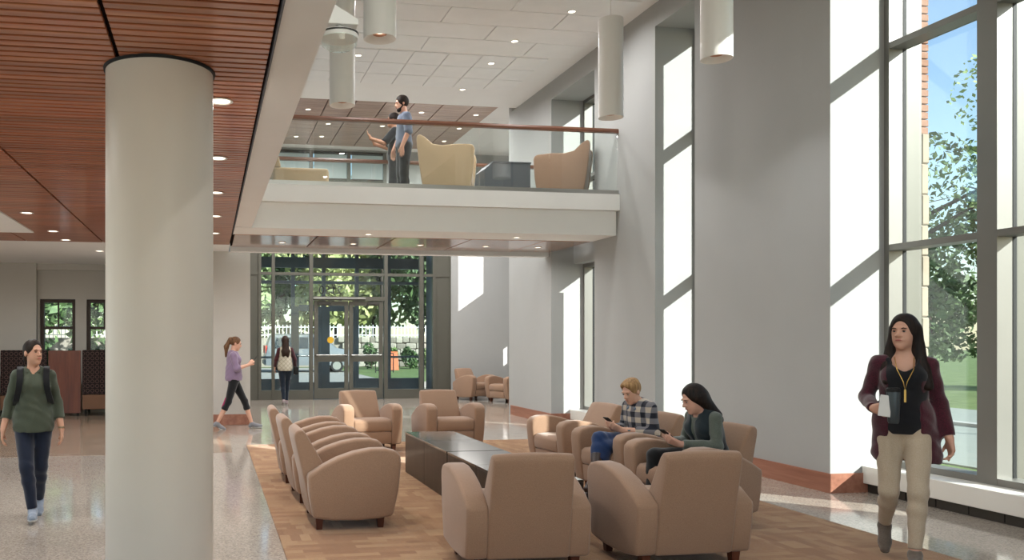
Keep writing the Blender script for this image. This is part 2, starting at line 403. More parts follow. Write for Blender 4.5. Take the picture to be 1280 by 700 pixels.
def slat_field(parent, cols, y0, y1, z, pitch, width, th, mat, single=lambda x0, x1, y: False, mesh_name='slat'):
    """slats run along X; near ones are pieces of their own, the far rest one joined part"""
    cache = {}; rest = MB(); n = int((y1 - y0) / pitch)
    for i in range(n):
        y = y0 + (i + 0.5) * pitch
        for x0, x1 in cols:
            if callable(x0): continue
            a_, b_ = x0 + 0.012, x1 - 0.012
            if TRAY(a_, b_, y) is None: continue
            a_, b_ = TRAY(a_, b_, y)
            if single(a_, b_, y):
                k = round(b_ - a_, 3)
                if k not in cache: cache[k] = box(-k / 2, k / 2, -width / 2, width / 2, 0, th).mesh(mesh_name, mat, bevel=0.003, seg=1)
                obj('slat', cache[k], parent, ((a_ + b_) / 2, y, z))
            else: rest.box(a_, b_, y - width / 2, y + width / 2, z, z + th)
    if rest.v:
        o = rest.build('slat_field', mat, parent); o['kind'] = 'stuff'
TRAY = lambda a_, b_, y: (a_, b_) if (y > 12.7 or a_ > -2.5) else ((max(a_, -2.49), b_) if b_ > -2.5 else None)
WC = struct(box(-7, 0.33, -5, 13.9, 3.085, 3.3).build('ceiling_wood', M['slatgap']), 'red-brown slatted wood ceiling under the mezzanine')
COLS = [(-0.50, 0.33), (-1.67, -0.50), (-2.84, -1.67), (-4.01, -2.84), (-5.2, -4.01), (-6.4, -5.2)]
slat_field(WC, COLS, 0.0, 13.9, 3.055, 0.085, 0.062, 0.03, M['slat'],
           lambda a_, b_, y: (3.3 < y < 10.2 and a_ > -0.6) or (3.5 < y < 10.2 and -1.8 < a_ < -0.6) or (6.6 < y < 12.0 and -2.6 < a_ < -1.8))
TRAY = lambda a_, b_, y: (a_, b_)
mb = MB().box(-7, -2.5, -5, 12.7, 3.05, 3.084)
struct(box(-3.2, -2.5, -5, 12.7, 3.045, 3.084).build('trim_1', M['white']), 'white ceiling tray border')
struct(box(-7, -3.2, 12.0, 12.7, 3.045, 3.084).build('trim_2', M['white']))
struct(box(-7, -3.2, -5, 12.0, 3.07, 3.084).build('ceiling_tray', paint('tray_tan', 'B9AE98', 0.7)))
# white ceiling beyond the wood, and wood soffit's white frame
struct(box(-7, 0.33, 13.9, 18.3, 3.06, 3.3).build('ceiling_left', M['white']))
# mezzanine edge beam and slab
struct(box(0.343, 0.576, -5, 11.66, 3.06, 3.42).build('trim_3', M['white']), 'white edge beam of the mezzanine')
struct(box(0.30, 0.64, -5, 11.66, 3.421, 3.66).build('trim_4', M['white']))
struct(box(0.331, 0.342, -5, 12.48, 3.05, 3.2).build('trim_5', paint('reveal_grey', '5A5F68', 0.5)))
struct(box(-7, 0.299, -5, 14.6, 3.31, 3.66).build('floor_mezzanine', M['white']))
# bridge
BY0, BY1 = 11.66, 14.3
struct(box(0.30, 6.0, 11.63, 14.45, 3.421, 3.66).build('floor_bridge', M['white']), 'white slab edge of the bridge')
struct(box(0.30, 6.0, 11.635, 14.44, 3.66, 3.675).build('trim_6', M['steel']))
struct(box(0.343, 5.99, 11.72, 12.5, 3.06, 3.42).build('trim_7', M['white']), 'white recessed lower band under the bridge')
SO = struct(box(0.343, 5.99, 12.5, 14.25, 3.085, 3.42).build('ceiling_soffit', M['slatgap']), 'wood soffit under the bridge')
slat_field(SO, [(0.355, 1.6), (1.6, 2.8), (2.8, 4.0), (4.0, 5.2), (5.2, 5.97)], 12.52, 14.2, 3.055, 0.085, 0.08, 0.03, M['soffit'])
struct(box(0.343, 5.99, 14.25, 14.44, 2.99, 3.42).build('trim_8', M['white']))
# far upper wood ceiling
UW = struct(box(0.72, 5.85, 16.25, 20.45, 6.30, 6.32).build('ceiling_wood_far', M['slatgap']), 'greyed wood ceiling panels over the far lobby')
slat_field(UW, [(0.74, 1.16), (1.16, 1.75), (1.75, 2.33), (2.33, 2.9), (2.9, 3.5), (3.5, 4.08), (4.08, 4.68), (4.68, 5.31), (5.31, 5.85)], 16.26, 20.44, 6.272, 0.13, 0.118, 0.028, M['slatdark'],
           lambda a_, b_, y: False)

# ---- round column
col = struct(MB().lathe([(0.305, 0.0), (0.305, 3.05)], (-0.284, 4.99, 0), 64).build('column', M['column'], smooth=True), 'large round white column')
MB().lathe([(0.315, 3.04), (0.318, 3.056), (0.30, 3.056)], (-0.284, 4.99, 0), 64).build('collar', M['black'], col)

# ---- right windows
def window_bay(name, y0, y1, zs, mull, label, sill=True, z_bot=0.26):
    e = struct(empty(name, (6.6, y0, 0)), label); L = y1 - y0
    ys = [0.0] + [q - y0 for q in mull] + [L]
    vb = []
    for i, q in enumerate(ys):
        if i == 0: a_, b_ = 0.0, 0.06
        elif i == len(ys) - 1: a_, b_ = L - 0.06, L
        else: a_, b_ = q - 0.095, q + 0.095
        vb.append((a_, b_))
        m_ = box(0, 0.2, a_, b_, zs[0], zs[-1]).build('mullion', M['framew'], e)
        box(0.2, 0.37, a_ + 0.005, b_ - 0.005, zs[0], zs[-1]).build('outer_cap', M['frame'], m_)
        for yy in ((a_ - 0.004, a_ - 0.0002), (b_ + 0.0002, b_ + 0.004)):
            if yy[0] > 0.005 and yy[1] < L - 0.005: box(0.155, 0.195, yy[0], yy[1], zs[0], zs[-1]).build('gasket', M['black'], m_)
    for (p0, p1), (q0, q1) in zip(vb, vb[1:]):
        for k, z in enumerate(zs):
            zz = (z, z + 0.06) if k == 0 else (z - 0.06, z)
            box(0.002, 0.198, p1, q0, zz[0], zz[1]).build('transom', M['framew'], e)
        for z0, z1 in zip(zs, zs[1:]):
            box(0.170, 0.182, p1 + 0.001, q0 - 0.001, z0 + (0.06 if z0 == zs[0] else 0), z1 - 0.06).build('pane', M['glass'], e)
    if sill:
        box(-0.25, 0.22, 0.001, L - 0.001, 0.09, z_bot).build('sill', M['sill'], e, bevel=0.006)
        v_ = box(-0.20, 0.2, 0.001, L - 0.001, 0.0, 0.089).build('kick_vent', M['vent'], e)
        for q in range(int(L / 0.33)): box(-0.203, -0.2001, 0.1 + q * 0.33, 0.11 + q * 0.33, 0.01, 0.085).build('vent_joint', M['black'], v_)
    return e
window_bay('window_1', 5.12, 7.35, [0.26, 2.44, 4.43, 5.78], [6.235], 'tall aluminium framed window of two lights beside the first pier')
window_bay('window_2', 9.68, 10.63, [0.26, 2.44, 4.43, 5.78], [], 'tall narrow aluminium framed window between the piers')
window_bay('window_3', 12.46, 14.16, [0.26, 2.86], [13.31], 'ground floor aluminium framed window by the bridge')
window_bay('window_4', 12.46, 14.16, [3.75, 4.43, 5.78], [13.31], 'upper aluminium framed window by the bridge', sill=False)
# exterior masonry jambs: brick above, limestone below
BRM = paint('red_brick', '8E6C5A', 0.85, 0.2, var=0.12, nscale=9, bump=0.3, bscale=60)
STM = paint('limestone', '9A8F7E', 0.85, 0.2, var=0.12, nscale=5, bump=0.3, bscale=30)
for (y0, y1) in ((7.35, 9.68), (10.63, 12.46), (14.16, 16.15)):
    w_ = struct(box(PW + 0.001, 7.05, y0 + 0.06, y1, -0.2, 6.5).build('wall_exterior', paint('mortar', 'B5ADA0', 0.9)), 'brick and limestone outer face of the pier')
    if y0 < 8:
        bmsh = box(0, 0.085, 0, 0.11, 0, 0.065).mesh('brick', BRM, bevel=0.004, seg=1)
        smsh = box(0, 0.09, 0, 0.12, 0, 0.30).mesh('stone', STM, bevel=0.012, seg=1)
        for k in range(44): obj('brick', bmsh, w_, (PW + 0.153 + 0.004 * (k % 2), y0 - 0.045, 3.55 + k * 0.075))
        for k in range(12): obj('stone', smsh, w_, (PW + 0.152 + 0.010 * (k % 2), y0 - 0.05, -0.1 + k * 0.305))

# ---- entrance glazing
EY = 21.0
en = struct(empty('window_8', (0, EY, 0)), 'grey-green framed entrance glazing')
F = M['frame']
mxs = [(0.709, 0.73), (1.20, 1.27), (1.53, 1.61), (2.48, 2.57), (4.40, 4.49), (5.33, 5.43), (5.68, 5.76), (6.13, 6.16)]
for a_, b_ in mxs: box(a_, b_, 0, 0.14, 0, 4.1).build('mullion', F, en)
for a_, b_ in ((0.73, 1.20), (5.76, 6.13)): box(a_, b_, 0.03, 0.11, 0, 4.1).build('metal_panel', F, en)
for (p0, p1), (q0, q1) in zip(mxs, mxs[1:]):
    box(p1, q0, 0.01, 0.13, 3.13, 3.20).build('transom', F, en)
    solid = (p1 in (0.73, 5.76)); door = (p1 == 2.57)
    if not solid:
        box(p1, q0, 0.062, 0.074, 3.2, 4.1).build('pane', M['doorglass'], en)
        if not door:
            box(p1, q0, 0.01, 0.13, 0.0, 0.24).build('base_rail', F, en)
            box(p1, q0, 0.062, 0.074, 0.24, 3.13).build('pane', M['doorglass'], en)
box(2.57, 4.40, 0.0, 0.14, 2.50, 2.60).build('door_header', F, en)
box(2.57, 3.9, -0.09, -0.001, 2.535, 2.575).build('header_cover', M['steel'], en)
tp = box(2.57, 4.40, 0.062, 0.074, 2.60, 3.13).build('pane', M['doorglass'], en)
# house number on the transom glass, painted to be read from outside
cu_ = bpy.data.curves.new('number', 'FONT'); cu_.body = '2150'; cu_.size = 0.30; cu_.extrude = 0.002; cu_.align_x = 'CENTER'
to = bpy.data.objects.new('number', cu_); C.objects.link(to)
bpy.context.view_layer.update()
dg = bpy.context.evaluated_depsgraph_get(); nme = bpy.data.meshes.new_from_object(to.evaluated_get(dg)); nme.name = 'number'
bpy.data.objects.remove(to); nme.materials.clear(); nme.materials.append(M['black'])
no = obj('street_number', nme, tp, (3.02, 0.078, 2.665), (PI / 2, 0, PI)); no['label'] = 'black house number 2150 on the glass'
for side, (a_, b_) in enumerate(((2.60, 3.475), (3.495, 4.37))):
    d = struct(empty('door_%d' % (side + 1), (a_, EY + 0.03, 0)), 'glazed grey-green entrance door leaf'); W = b_ - a_
    box(0, 0.10, 0, 0.06, 0.02, 2.49).build('stile', F, d); box(W - 0.10, W, 0, 0.06, 0.02, 2.49).build('stile', F, d)
    for z0, z1 in ((0.02, 0.28), (0.95, 1.09), (2.37, 2.49)): box(0.10, W - 0.10, 0, 0.06, z0, z1).build('rail', F, d)
    for z0, z1 in ((0.28, 0.95), (1.09, 2.37)): box(0.10, W - 0.10, 0.025, 0.035, z0, z1).build('pane', M['doorglass'], d)
    pb = MB().tube([(0.05, -0.07, 1.12), (W - 0.05, -0.07, 1.12)], 0.018).build('push_bar', M['steel'], d, smooth=True)
    for q in (0.06, W - 0.06): box(q - 0.02, q + 0.02, -0.07, -0.001, 1.10, 1.14).build('bracket', M['vent'], pb)
    cl = box(W - 0.42 if side else 0.10, W - 0.10 if side else 0.42, -0.06, -0.001, 2.40, 2.46).build('door_closer', M['vent'], d)
    if side == 0:
        MB().lathe([(0.085, 0), (0.085, 0.003)], (0, 0, 0), 24).build('sticker', paint('yellow_sticker', 'D9A92A', 0.5), d).location = (0.42, 0.022, 1.50)
        bpy.data.objects['sticker'].rotation_euler = (PI / 2, 0, 0)
# upper glazing over the lobby with roller shades
up = struct(empty('window_9', (0, EY, 4.1)), 'upper lobby window with roller shades')
ux = [0.71, 1.53, 2.48, 3.44, 4.37]
for x in ux: box(x, x + 0.09, 0, 0.12, 0, 2.18).build('mullion', F, up)
for a_, b_ in zip(ux, ux[1:]):
    for z in (0, 1.42, 2.11): box(a_ + 0.09, b_, 0.01, 0.11, z, z + 0.06).build('transom', F, up)
    box(a_ + 0.44, a_ + 0.50, 0.02, 0.10, 0.06, 1.42).build('muntin', F, up)
    box(a_ + 0.09, b_, 0.06, 0.07, 0.06, 2.11).build('pane', M['glass'], up)
SHD = NT('shade_cloth'); SHD.b.inputs['Base Color'].default_value = lin('E4E8E6'); SHD.set(rough=0.9)
_tr = SHD.n('ShaderNodeBsdfTranslucent'); _tr.inputs[0].default_value = lin('E4EAE8'); _mx = SHD.n('ShaderNodeMixShader'); _mx.inputs[0].default_value = 0.6
SHD.l(SHD.b.outputs[0], _mx.inputs[1]); SHD.l(_tr.outputs[0], _mx.inputs[2]); SHD.l(_mx.outputs[0], SHD.out.inputs[0])
for i, (a_, b_) in enumerate(zip(ux, ux[1:])):
    t = thing('roller_shade', 'pale roller shade half drawn over the upper lobby window', 'shade', ((a_ + b_ + 0.09) / 2, EY - 0.02, 5.58), 0, 'roller shades of the upper lobby window')
    hw = (b_ - a_ - 0.13) / 2
    box(-hw, hw, -0.003, 0.0, 0, 0.60).build('cloth', SHD.m, t); box(-hw, hw, -0.012, 0.006, -0.02, 0).build('hem_bar', M['vent'], t)
    MB().tube([(-hw, -0.03, 0.64), (hw, -0.03, 0.64)], 0.028).build('roller', M['black'], t, smooth=True)
struct(box(4.46, 6.16, 21.0, 21.25, 4.101, 6.4).build('wall_far_upper_right', M['wall']))
bpy.data.objects.remove(bpy.data.objects['wall_far_upper'])
# vestibule
VY = 23.7
struct(box(0.5, 6.4, EY + 0.15, VY + 0.15, 4.45, 4.6).build('ceiling_vestibule', M['frameout']))
ve = struct(empty('window_10', (0, VY, 0)), 'blue-grey outer glazing of the entrance vestibule')
FO = M['frameout']; vx = [0.55, 1.33, 2.28, 3.16, 4.12, 5.06, 6.05]
for x in vx: box(x, x + 0.10, 0, 0.14, 0, 4.45).build('mullion', FO, ve)
for a_, b_ in zip(vx, vx[1:]):
    for z0, z1 in ((3.10, 3.18), (3.55, 3.85)): box(a_ + 0.10, b_, 0.01, 0.13, z0, z1).build('transom', FO, ve)
    box(a_ + 0.10, b_, 0.06, 0.07, 3.18, 3.55).build('pane', M['vglass'], ve)
    box(a_ + 0.10, b_, 0.06, 0.07, 3.85, 4.45).build('pane', M['vglass'], ve)
    if 2.2 < a_ < 4.0:
        dl = box(a_ + 0.10, a_ + 0.22, 0.03, 0.09, 0.02, 2.45).build('door_stile', FO, ve); box(b_ - 0.12, b_, 0.03, 0.09, 0.02, 2.45).build('door_stile', FO, ve)
        for z0, z1 in ((0.02, 0.30), (2.32, 2.50)): box(a_ + 0.22, b_ - 0.12, 0.03, 0.09, z0, z1).build('door_rail', FO, ve)
        box(a_ + 0.22, b_ - 0.12, 0.05, 0.06, 0.30, 2.32).build('pane', M['vglass'], ve)
        box(a_ + 0.10, b_, 0.06, 0.07, 2.5, 3.10).build('pane', M['vglass'], ve)
        MB().tube([(a_ + 0.16, -0.02, 1.05), (b_ - 0.06, -0.02, 1.05)], 0.018).build('push_bar', M['steel'], ve)
    else:
        box(a_ + 0.10, b_, 0.01, 0.13, 0.0, 0.40).build('base_panel', FO, ve)
        box(a_ + 0.10, b_, 0.06, 0.07, 0.40, 3.10).build('pane', M['vglass'], ve)
        box(a_ + 0.10, b_, 0.02, 0.12, 0.98, 1.04).build('guard_rail', FO, ve)
for x in (0.5, 6.2):
    struct(box(x, x + 0.2, EY + 0.15, VY, 0, 4.45).build('wall_vestibule', M['frameout']))

# ---- bridge railings
def railing(y, label, glassjoin):
    t = thing('glass_railing', label, 'railing', (0, y, 3.675))
    xs_ = [0.64 + 1.072 * i for i in range(6)]
    for a_, b_ in zip(xs_, xs_[1:]): box(a_ + 0.006, b_ - 0.006, -0.007, 0.007, 0.0, 0.92).build('glass_panel', M['railglass'], t)
    MB().prism([(-0.035, 0.905), (0.035, 0.905), (0.04, 0.935), (0.03, 0.965), (-0.03, 0.965), (-0.04, 0.935)], 0.5, 6.0, 0).build('handrail', M['rail'], t)
    for s_ in (-1, 1): box(0.5, 6.0, s_ * 0.022 - 0.012, s_ * 0.022 + 0.012, 0.0, 0.05).build('base_shoe', M['steel'], t)
railing(11.70, 'glass bridge railing with brown wooden handrail over the white slab edge', True)
railing(14.38, 'glass railing on the lobby side of the bridge behind the armchairs', True)

# ---- lamps
def lamp_light(name, power, size, parent, loc, col_=(1, 0.995, 0.99), spread=165):
    l = bpy.data.lights.new(name, 'AREA'); l.shape = 'DISK'; l.size = size; l.energy = power * LAMP; l.color = col_; l.spread = math.radians(spread)
    o = bpy.data.objects.new(name, l); C.objects.link(o); o.parent = parent; o.location = loc
    return o
def make_pendant(x, y, label):
    t = thing('pendant_lamp', label, 'lamp', (x, y, 4.25), 0, 'white cylinder pendant lamps')
    sh = MB().lathe([(0.05, 0.10), (0.142, 0.0), (0.15, 0.0), (0.15, 1.22), (0.02, 1.225)], (0, 0, 0), 48).build('lamp_shade', M['lampwhite'], t, smooth=True)
    MB().lathe([(0.075, 0.058), (0.065, 0.045), (0.05, 0.06), (0.05, 0.075)], (0, 0, 0), 32, cap=False).build('reflector_ring', paint('copper_ring', 'B98C74', 0.3, 0.5, 0.6), t, smooth=True)
    MB().lathe([(0.048, 0.066), (0.001, 0.062)], (0, 0, 0), 24).build('lens', M['lens'], t)
    MB().tube([(0, 0, 1.22), (0, 0, 1.83)], 0.004).build('cable', M['lampwhite'], t)
    MB().lathe([(0.05, 1.80), (0.05, 1.83)], (0, 0, 0), 24).build('canopy', M['lampwhite'], t)
    lamp_light('pendant_light', 12, 0.10, t, (0, 0, -0.004), spread=120)
make_pendant(1.535, 7.53, 'white cylinder pendant lamp near the mezzanine edge, ahead of its twin')
make_pendant(1.535, 9.73, 'white cylinder pendant lamp near the mezzanine edge, closest to the bridge')
make_pendant(4.90, 7.53, 'white cylinder pendant lamp before the first pier, partly sunlit')
make_pendant(4.90, 9.73, 'white cylinder pendant lamp near the window piers, beside the bridge end')
dl_proto = {}
def downlight(x, y, z, label, group, power=22, r=0.075):
    t = thing('downlight', label, 'light', (x, y, z), 0, group)
    if r not in dl_proto:
        dl_proto[r] = (MB().lathe([(r, 0.0), (r * 1.08, -0.004), (r * 1.08, -0.008), (r * 0.85, -0.008), (r * 0.8, 0.0)], (0, 0, 0), 24, cap=False).mesh('trim_ring', M['lampwhite'], smooth=True),
                       MB().lathe([(r * 0.84, -0.003), (r * 0.84, -0.001)], (0, 0, 0), 24).mesh('lens', M['lens']))
    obj('trim_ring', dl_proto[r][0], t); obj('lens', dl_proto[r][1], t)
    if power: lamp_light('downlight_light', power, 0.12, t, (0, 0, -0.02))
for y in (5.52, 7.25, 8.95, 10.65, 12.35): downlight(0.07, y, 3.055, 'round recessed downlight in the wood ceiling along the white edge beam', 'downlights along the edge beam')
for y in (5.4, 7.2, 9.0, 10.75, 12.5, 13.56): downlight(-2.2, y, 3.055, 'round recessed downlight in the wood ceiling beside the white tray', 'downlights beside the ceiling tray')
for x in (-4.2, -1.9): downlight(x, 15.2, 3.06, 'small recessed downlight in the white ceiling before the booths', 'downlights before the booths')
for x in (1.14, 2.29, 3.4, 4.52, 5.43): downlight(x, 13.37, 3.055, 'small recessed downlight in the wood soffit under the bridge', 'downlights under the bridge', 14, 0.055)
for x in (2.31, 4.60): downlight(x, 12.17, 3.06, 'small recessed downlight in the white band under the bridge', 'downlights in the white band', 10, 0.055)
for x, y in ((4.98, 11.04), (4.61, 12.28), (4.60, 13.33), (4.58, 14.87), (2.36, 13.3), (2.36, 11.1), (2.36, 14.87)): downlight(x, y, 6.08 if y < 14.8 else 6.1, 'small recessed downlight in the white tiled upper ceiling', 'downlights in the tiled ceiling', 34, 0.06)
for x, y in ((2.01, 17.27), (2.58, 18.35), (2.59, 19.52), (2.0, 19.62), (4.38, 17.12), (5.57, 17.12), (5.55, 18.28), (5.55, 19.51), (4.92, 19.45), (3.8, 18.35)): downlight(x, y, 6.272, 'small recessed downlight in the far wooden lobby ceiling', 'downlights of the far lobby', 48, 0.06)
for x in (1.2, 3.2):
    for y in (-3, 0, 3): downlight(x, y, 6.1, 'added fill downlight in the upper ceiling over the hall, out of view', 'added fill downlights over the hall', 30)  # unseen downlights added behind and above the view as extra fill

# ---- dome camera on its bracket at the mezzanine edge
t = thing('dome_camera', 'white dome device with clear skirt on a wedge bracket at the mezzanine edge', 'camera', (0.64, 5.9, 3.60))
MB().prism([(0.0, 0.36), (0.06, 0.36), (0.40, 0.17), (0.40, 0.13), (0.0, 0.13)], -0.05, 0.05, 1).build('bracket', M['lampwhite'], t, bevel=0.006)
MB().lathe([(0.03, 0.13), (0.03, 0.09)], (0.27, 0, 0), 24).build('neck', M['steel'], t)
MB().lathe([(0.05, 0.09), (0.12, 0.085), (0.135, 0.06), (0.13, 0.035), (0.10, 0.03), (0.02, 0.028)], (0.27, 0, 0), 40).build('housing', M['lampwhite'], t, smooth=True)
MB().lathe([(0.132, 0.04), (0.125, -0.005), (0.09, -0.03), (0.03, -0.04)], (0.27, 0, 0), 40, cap=False).build('clear_skirt', M['glass'], t, smooth=True)
MB().lathe([(0.137, 0.065), (0.137, 0.075)], (0.27, 0, 0), 40).build('dark_band', M['vent'], t)

# ================================================================== FURNITURE
def arm_profile():
    return [(-0.34, 0.10), (-0.385, 0.30), (-0.405, 0.50), (-0.402, 0.575), (-0.36, 0.612), (-0.28, 0.632), (-0.16, 0.632), (-0.03, 0.608), (0.10, 0.565), (0.22, 0.505), (0.325, 0.44), (0.335, 0.41), (0.325, 0.28), (0.295, 0.10), (0.15, 0.078), (-0.05, 0.072), (-0.22, 0.082)]
def smooth_profile(p, it=2):
    for _ in range(it):
        q = []
        for i in range(len(p)):
            a_, b_ = p[i], p[(i + 1) % len(p)]
            q += [(a_[0] * .75 + b_[0] * .25, a_[1] * .75 + b_[1] * .25), (a_[0] * .25 + b_[0] * .75, a_[1] * .25 + b_[1] * .75)]
        p = q
    return p
AP = arm_profile()
def make_armchair(label, group, loc, rz, mat=None):
    mat = mat or M['uph']
    t = thing('armchair', label, 'chair', loc, rz, group)
    for s_ in (-1, 1):
        a_, b_ = sorted((s_ * 0.26, s_ * 0.41))
        MB().prism(AP, a_, b_, 0).build('arm', mat, t, smooth=True, bevel=0.026, seg=3, ang=40)
    # back: wedge with gently crowned top, reaching to the base
    pr = [(0.30, 0.095), (0.345, 0.35), (0.425, 0.70), (0.428, 0.745), (0.405, 0.772), (0.365, 0.775), (0.335, 0.745), (0.24, 0.58), (0.15, 0.42), (0.13, 0.25), (0.16, 0.095)]
    mb = MB(); n = len(pr); xs_ = [-0.272, -0.16, 0, 0.16, 0.272]; vs_ = []
    for x in xs_:
        cr = 0.012 * (1 - (x / 0.272) ** 2)
        for y, z in pr: k = max(0, (z - 0.3) / 0.5); vs_.append((x * (1 - 0.035 * k), y + cr * 0.6, z + cr * k))
    fs_ = [tuple(range(n))[::-1], tuple(range(4 * n, 5 * n))]
    for k in range(4): fs_ += [(k * n + i, k * n + (i + 1) % n, (k + 1) * n + (i + 1) % n, (k + 1) * n + i) for i in range(n)]
    mb.add(vs_, fs_).build('backrest', mat, t, smooth=True, bevel=0.022, seg=3, ang=38)
    MB().prism([(-0.375, 0.275), (-0.39, 0.34), (-0.385, 0.41), (-0.35, 0.435), (-0.2, 0.445), (0.0, 0.435), (0.16, 0.42), (0.16, 0.275)], -0.258, 0.258, 0).build('seat', mat, t, smooth=True, bevel=0.018, seg=2, ang=40)
    MB().prism([(-0.355, 0.11), (-0.37, 0.272), (0.14, 0.272), (0.14, 0.11)], -0.258, 0.258, 0).build('seat_base', mat, t, smooth=True, bevel=0.012, seg=2)
    for sx in (-1, 1):
        for y in (-0.25, 0.24):
            x = sx * 0.32
            MB().add([(x - .022, y - .022, 0), (x + .022, y - .022, 0), (x + .022, y + .022, 0), (x - .022, y + .022, 0), (x - .03, y - .03, .095), (x + .03, y - .03, .095), (x + .03, y + .03, .095), (x - .03, y + .03, .095)],
                     [(3, 2, 1, 0), (4, 5, 6, 7), (0, 1, 5, 4), (1, 2, 6, 5), (2, 3, 7, 6), (3, 0, 4, 7)]).build('leg', M['leg'], t)
    return t
R90 = PI / 2; Z0 = 0.012
ch0 = make_armchair('nearest-to-column tan armchair of the row of three by the carpet edge', 'tan armchairs', (1.09, 6.88, Z0), R90)
for lab, loc, rz in (
    ('middle tan armchair of the row of three by the carpet edge', (1.07, 7.97, Z0), R90 + 0.02),
    ('tan armchair at the lobby end of the row of three by the carpet edge', (1.05, 9.05, Z0), R90 - 0.02),
    ('tan armchair with sunlit arm beyond the dark table, beside the row of three', (2.09, 11.25, Z0), 0.10),
    ('unlit tan armchair beyond the dark table, right beside the one with sunlit arm', (3.22, 11.2, Z0), 0.06),
    ('empty tan armchair next to the person in the plaid shirt', (4.02, 8.80, Z0), -R90 + 0.10),
    ('tan armchair in which the person in the plaid shirt sits', (4.02, 7.58, Z0), -R90 + 0.16),
    ('tan armchair in which the person in the dark green vest sits', (4.02, 6.50, Z0), -R90 + 0.18),
    ('tan armchair with its back turned, before the near end of the dark table', (2.015, 5.38, Z0), PI - 0.05),
    ('tan armchair with its back turned, beside the person in the dark green vest', (3.10, 5.31, Z0), PI + 0.01),
    ('tan armchair against the far white wall with sun on its back', (6.55, 20.35, 0), 0.45),
    ('tan armchair half hidden behind the last window pier', (7.12, 19.4, 0), -1.2)):
    clone(ch0, loc, rz, lab, 'tan armchairs' )
# low tables
def low_table(y0, y1, label):
    L = y1 - y0
    t = thing('low_table', label, 'table', (2.46, y0, 0.012), 0, 'dark block tables')
    for k in range(2):
        a_, b_ = k * L / 2 + 0.004, (k + 1) * L / 2 - 0.002
        box(-0.28, 0.28, a_, b_, 0.43, 0.45).build('top_panel', M['table'], t, bevel=0.002, seg=1)
        for s_ in (-1, 1): box(min(s_ * 0.26, s_ * 0.278), max(s_ * 0.26, s_ * 0.278), a_, b_, 0.0, 0.429).build('side_panel', M['tableside'], t, bevel=0.002, seg=1)
    for y in (0.006, L - 0.024): box(-0.258, 0.258, y, y + 0.018, 0, 0.429).build('end_panel', M['tableside'], t)
low_table(7.575, 9.26, 'long dark block table with bare top at the lobby end of the armchair circle')
low_table(5.86, 7.555, 'long dark block table nearest the two turned armchairs')

# booths along the left far wall
def pattern_mat():
    t = NT('dark_ring_pattern'); v = t.coord((11, 11, 11)); sp = t.n('ShaderNodeSeparateXYZ'); t.l(v, sp.inputs[0])
    fr = []
    for q in (0, 2):
        m_ = t.n('ShaderNodeMath', operation='FRACT'); t.l(sp.outputs[q], m_.inputs[0]); s_ = t.n('ShaderNodeMath', operation='SUBTRACT'); s_.inputs[1].default_value = 0.5; t.l(m_.outputs[0], s_.inputs[0]); fr.append(s_.outputs[0])
    cb = t.n('ShaderNodeCombineXYZ'); t.l(fr[0], cb.inputs[0]); t.l(fr[1], cb.inputs[1])
    ln = t.n('ShaderNodeVectorMath', operation='LENGTH'); t.l(cb.outputs[0], ln.inputs[0])
    t.l(t.ramp(ln.outputs['Value'], [(0, lin('241D1D')), (0.30, lin('5A4640')), (0.40, lin('241D1D'))], True), t.b.inputs['Base Color']); t.set(rough=0.9, spec=0.15); return t.m
PT = pattern_mat(); BRN = fabric('brown_vinyl', '7A5A45', '6C4E3B', 200, 0.6, 0.05, 0.0)
def booth(x0, x1, label):
    t = thing('booth_bench', label, 'bench', ((x0 + x1) / 2, 17.15, 0.003), 0, 'booth benches'); hw = (x1 - x0) / 2
    box(-hw, hw, 0, 0.10, 0.42, 1.30).build('back_panel', PT, t, bevel=0.015)
    box(-hw, hw, -0.01, 0.12, 0.13, 0.415).build('lower_panel', BRN, t, bevel=0.015)
    box(-hw, hw, 0.13, 0.60, 0.25, 0.45).build('seat', BRN, t, bevel=0.03)
    for x in (-hw + 0.06, hw - 0.06):
        for y in (0.04, 0.52): MB().lathe([(0.018, 0), (0.028, 0.13 if y < 0.1 else 0.25)], (x, y, 0), 12).build('leg', M['black'], t)
booth(-4.95, -4.04, 'high booth bench with dark ring patterned back, left of its pair')
booth(-4.00, -3.14, 'high booth bench with dark ring patterned back beside the wooden divider')
booth(-2.47, -1.45, 'high booth bench with dark ring patterned back behind the round column')
t = thing('booth_divider', 'red-brown wooden divider panel between the patterned booths', 'panel', (-2.805, 17.15, 0.003))
box(-0.305, 0.305, 0, 0.05, 0.06, 1.29).build('panel', M['panelwood'], t, bevel=0.004)
for x in (-0.25, 0.25): box(x - 0.02, x + 0.02, 0.005, 0.045, 0, 0.06).build('foot', M['black'], t)

